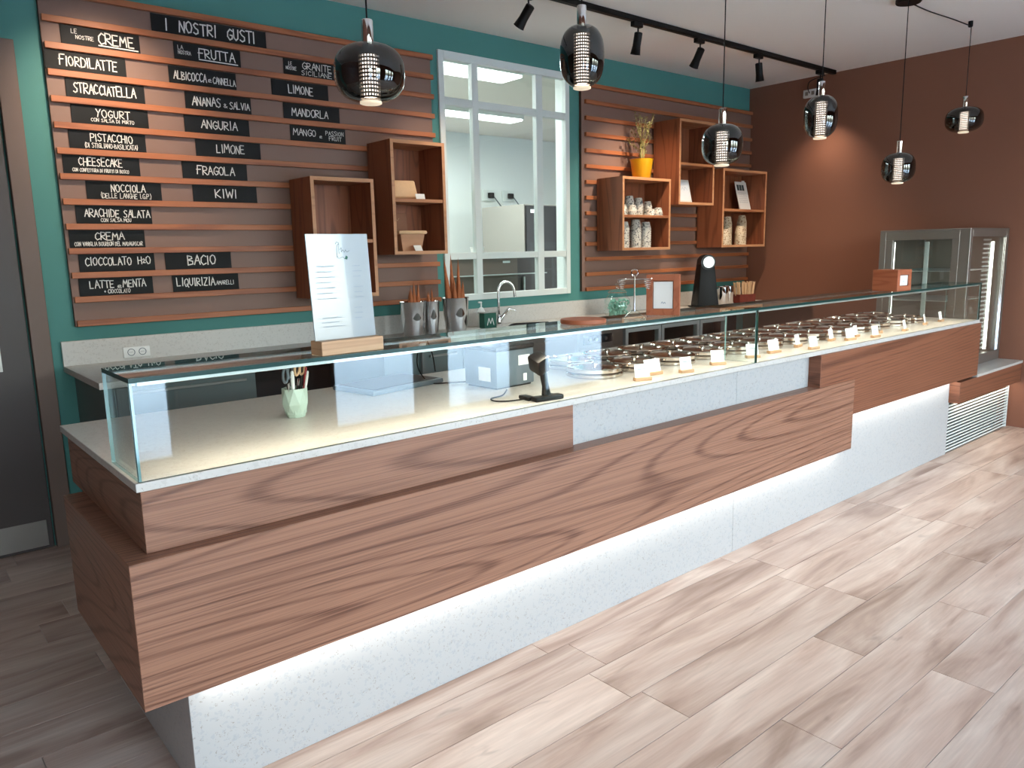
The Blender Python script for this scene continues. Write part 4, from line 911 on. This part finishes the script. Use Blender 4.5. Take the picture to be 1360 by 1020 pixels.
# ================================================================== TRACK AND SPOTS
TY = 1.60
tk = thing('lighting_track', 'long black lighting track on the ceiling', 'light track', (3.4, TY, H))
obj('rail', box(B(), 0.3, 6.33, TY-.018, TY+.018, H-.034, H-.0005, .002), 'black', tk, world=True)
def spot(x, tilt, dirz, lab, energy=30, size=50, lit=True, dropz=.0):
    r = thing('spotlight', lab, 'spotlight', (x, TY, H-.0345), 0, 'black spotlights on the ceiling track')
    obj('adapter', box(B(), -.045, .045, -.017, .017, -.030, 0, .002), 'black', r)
    obj('stem', tube(B(), [(.012, 0, -.030), (.012, 0, -.075-dropz)], .005, 8), 'black', r, smooth=True)
    mt = Matrix.Translation((.012, 0, -.085-dropz)) @ Matrix.Rotation(D(dirz), 4, 'Z') @ Matrix.Rotation(D(tilt), 4, 'X')
    t = B(); lathe(t, [(.020, .025), (.027, .020), (.027, -.060), (.033, -.110), (.035, -.112), (.030, -.106), (0, -.100)], 24); t.transform(mt); lb = obj('lamp_body', t, 'black', r, smooth=True)
    t = B(); lathe(t, [(.027, -.1062), (0, -.1061)], 20, cap=False); t.transform(mt); obj('lens', t, 'lamp_disc', lb)
    if lit:
        l = bpy.data.lights.new('spot', 'SPOT'); l.energy = energy; l.color = (1.0, .80, .60); l.spot_size = D(size); l.spot_blend = 1.0; l.shadow_soft_size = .03
        lo = bpy.data.objects.new('spot', l); COL.objects.link(lo)
        lo.matrix_world = Matrix.Translation((x, TY, H-.0345)) @ mt @ Matrix.Translation((0, 0, -.118))
spot(0.62, 50, 0, 'black spotlight above the left end of the flavour signs', 60, 70)
spot(2.72, 42, 12, 'first visible black spotlight left of the egg-shaped lamp, tilted', 30, 55)
spot(3.69, 12, 0, 'second black spotlight pointing down, right of the egg-shaped lamp', 30, 60)
spot(4.37, 36, -12, 'third black spotlight on the track, tilted to the left', 75, 80)
spot(5.13, 14, -80, 'fourth black spotlight pointing straight down', 70, 100)
spot(6.08, 9, -60, 'last black spotlight, close to the brown wall', 26, 100)
wb = thing('junction_box', 'small white junction box with a cable on the brown wall', 'wall box', (R, 1.85, 2.815))
obj('box_body', box(B(), -.03, -.0005, -.065, .065, -.035, .035, .004, 2), 'white_plastic', wb, smooth=True)
obj('cable', tube(B(), smooth_path([(-.034, 0, 0), (-.05, .01, .05), (-.06, -.02, .10), (-.05, -.15, .128)]), .004, 8), 'black', wb, smooth=True)
for sx in (-.03, .03): obj('button', box(B(), -.033, -.0302, sx-.014, sx+.014, -.016, .016, .001), 'steel_dull', wb)

# ================================================================== DISPLAY FRIDGE
FX0, FX1, FY0, FY1, FZ0, FZ1 = 5.61, 6.392, 0.154, 0.79, 0.5347, 1.551
fg = thing('display_fridge', 'tall glass-sided steel display fridge standing on the low end worktop', 'fridge', ((FX0+FX1)/2, (FY0+FY1)/2, FZ0))
def fp(name, m_, *a, bev=0.002, label=None): return obj(name, box(B(), *a, bev), m_, fg, world=True, label=label)
fp('base', 'steel_dull', FX0, FX1, FY0, FY1, FZ0, FZ0+.075)
fp('top', 'steel_dull', FX0, FX1, FY0, FY1, FZ1-.012, FZ1)
fp('post', 'steel_dull', FX0, FX0+.045, FY0, FY0+.07, FZ0+.0755, FZ1-.0125); fp('post', 'steel_dull', FX0, FX0+.045, FY1-.045, FY1, FZ0+.0755, FZ1-.0125)
fp('post', 'steel_dull', FX1-.05, FX1, FY0, FY0+.04, FZ0+.0755, FZ1-.0125); fp('post', 'steel_dull', FX1-.05, FX1, FY1-.045, FY1, FZ0+.0755, FZ1-.0125)
fp('side_rail', 'steel_dull', FX0, FX0+.03, FY0+.0705, FY1-.0455, FZ1-.075, FZ1-.0125); fp('side_rail', 'steel_dull', FX0, FX0+.03, FY0+.0705, FY1-.0455, FZ0+.0755, FZ0+.11)
fp('side_rail', 'steel_dull', FX0, FX0+.03, FY0+.0705, FY0+.12, FZ0+.1105, FZ1-.0755); fp('side_rail', 'steel_dull', FX0, FX0+.03, FY1-.10, FY1-.0455, FZ0+.1105, FZ1-.0755)
fp('front_rail', 'steel_dull', FX0+.0455, FX1-.0505, FY0, FY0+.03, FZ1-.06, FZ1-.0125)
fp('side_pane', 'glass', FX0+.012, FX0+.018, FY0+.1205, FY1-.1005, FZ0+.1105, FZ1-.0755, bev=0); fp('front_pane', 'glass', FX0+.0455, FX1-.0505, FY0+.010, FY0+.016, FZ0+.0755, FZ1-.0605, bev=0)
fp('back_wall', 'steel_dull', FX0+.0455, FX1-.0505, FY1-.03, FY1-.002, FZ0+.0755, FZ1-.0125); fp('side_wall', 'steel_dull', FX1-.04, FX1-.002, FY0+.0405, FY1-.0455, FZ0+.0755, FZ1-.0125)
for i, z in enumerate((.80, 1.02, 1.24)): fp('shelf', 'alu', FX0+.05, FX1-.06, FY0+.10, FY1-.04, z, z+.006, bev=0.001)
for yy in (FY0+.055, FY1-.09): fp('led_strip', 'led_f', FX0+.052, FX0+.066, yy, yy+.014, FZ0+.10, FZ1-.09, bev=0, label='glowing white light strip inside the fridge')
fp('led_strip', 'led_f', FX1-.20, FX1-.175, FY0+.04, FY0+.055, FZ0+.09, FZ1-.10, bev=0, label='glowing white light strip behind the front glass')
fp('shelf_rail', 'white', FX0+.06, FX0+.075, FY0+.30, FY0+.33, FZ0+.08, FZ1-.09)
for i in range(26):
    z = FZ0+.10+i*.033; fp('reflected_slat', 'alu', FX1-.36, FX1-.21, FY0+.05, FY0+.056, z, z+.013, bev=0)  # louvre reflection in the front glass, modelled as slats behind the pane
for i in range(3): fp('trim_strip', 'chrome', FX1-.115+i*.022, FX1-.103+i*.022, FY0-.004, FY0-.0004, FZ0+.08, FZ1-.07, bev=.001)

# ================================================================== LAB
for i, (a, b, y0, y1, lab) in enumerate([(2.0, 4.06, 3.16, 3.44, 'long ceiling lamp nearest the inside window in the lab'), (2.9, 5.50, 4.80, 5.02, 'second long ceiling lamp deeper in the lab')]):
    r = thing('lab_ceiling_lamp', lab, 'lamp', ((a+b)/2, (y0+y1)/2, H)); obj('housing', box(B(), a, b, y0-.01, y1+.01, H-.045, H-.0005, .002), 'white', r, world=True)
    obj('diffuser', box(B(), a+.01, b-.01, y0, y1, H-.065, H-.0455, .006, 2), 'tube', r, world=True)
lf_ = thing('lab_fridge', 'tall grey-sided black-fronted fridge seen through the inside window', 'fridge', (6.1, 5.37, 0))
obj('body', box(B(), 5.64, 6.5, 4.98, 5.78, 0.0, 2.0, .004), 'lab_grey', lf_, world=True)
obj('upper_door', box(B(), 5.65, 6.49, 4.955, 4.978, 1.30, 1.985, .004), 'blackp', lf_, world=True); obj('lower_door', box(B(), 5.65, 6.49, 4.955, 4.978, .05, 1.285, .004), 'blackp', lf_, world=True)
obj('handle', box(B(), 5.68, 5.70, 4.94, 4.954, .2, 1.25, .002), 'alu', lf_, world=True); obj('badge', box(B(), 5.72, 5.86, 4.953, 4.9548, 1.90, 1.94), 'alu', lf_, world=True)
lm = thing('lab_machine', 'low brown-grey lab unit below the window bar, with white tubs on top', 'machine', (4.3, 4.1, 0))
obj('body', box(B(), 3.35, 4.55, 3.85, 4.5, 0.0, 1.405, .004), 'lab_brown', lm, world=True); obj('top', box(B(), 3.33, 4.57, 3.83, 4.52, 1.4055, 1.418, .002), 'lab_grey', lm, world=True)
obj('front_strip', box(B(), 3.36, 4.9, 3.80, 3.845, 1.23, 1.24, .001), 'alu', lm, world=True); obj('label', box(B(), 4.36, 4.45, 3.846, 3.8495, 1.345, 1.365), 'white', lm, world=True)
lm2 = thing('lab_cabinet', 'darker lab cabinet right of the brown unit, behind the window', 'cabinet', (4.9, 4.2, 0))
obj('body', box(B(), 4.60, 5.35, 3.95, 4.6, 0.0, 1.40, .004), 'door', lm2, world=True); obj('handle', box(B(), 4.70, 4.72, 3.93, 3.949, .5, 1.2, .002), 'alu', lm2, world=True)
for i, (x, z0_, lab) in enumerate([(4.15, 0, 'single white tub on the lab unit, right of the pair'), (3.72, 0, 'lower white tub of the pair on the lab unit'), (3.72, .085, 'upper white tub of the pair on the lab unit')]):
    u = thing('white_tub', lab, 'tub', (x, 3.98, 1.4185+z0_)); obj('tub', lathe(B(), [(.055, 0), (.068, .078), (.072, .080), (.072, .0845), (0, .0845)], 24), 'white_plastic', u, smooth=True)
for i, (x, lab) in enumerate([(6.08, 'left lab wall socket with black plug'), (6.42, 'right lab wall socket with black plug')]):
    u = thing('lab_socket', lab, 'socket', (x, 6.2, 2.19)); obj('plate', box(B(), -.10, .10, -.03, -.0005, -.07, .07, .004), 'white', u)
    obj('plug', box(B(), -.03, .05, -.08, -.0305, -.035, .035, .01, 2), 'blackp', u); obj('cord', tube(B(), smooth_path([(.03, -.07, 0), (.10, -.08, -.08), (.18, -.08, -.16), (.22, -.1, -.2)]), .008, 6), 'grey_plastic', u)
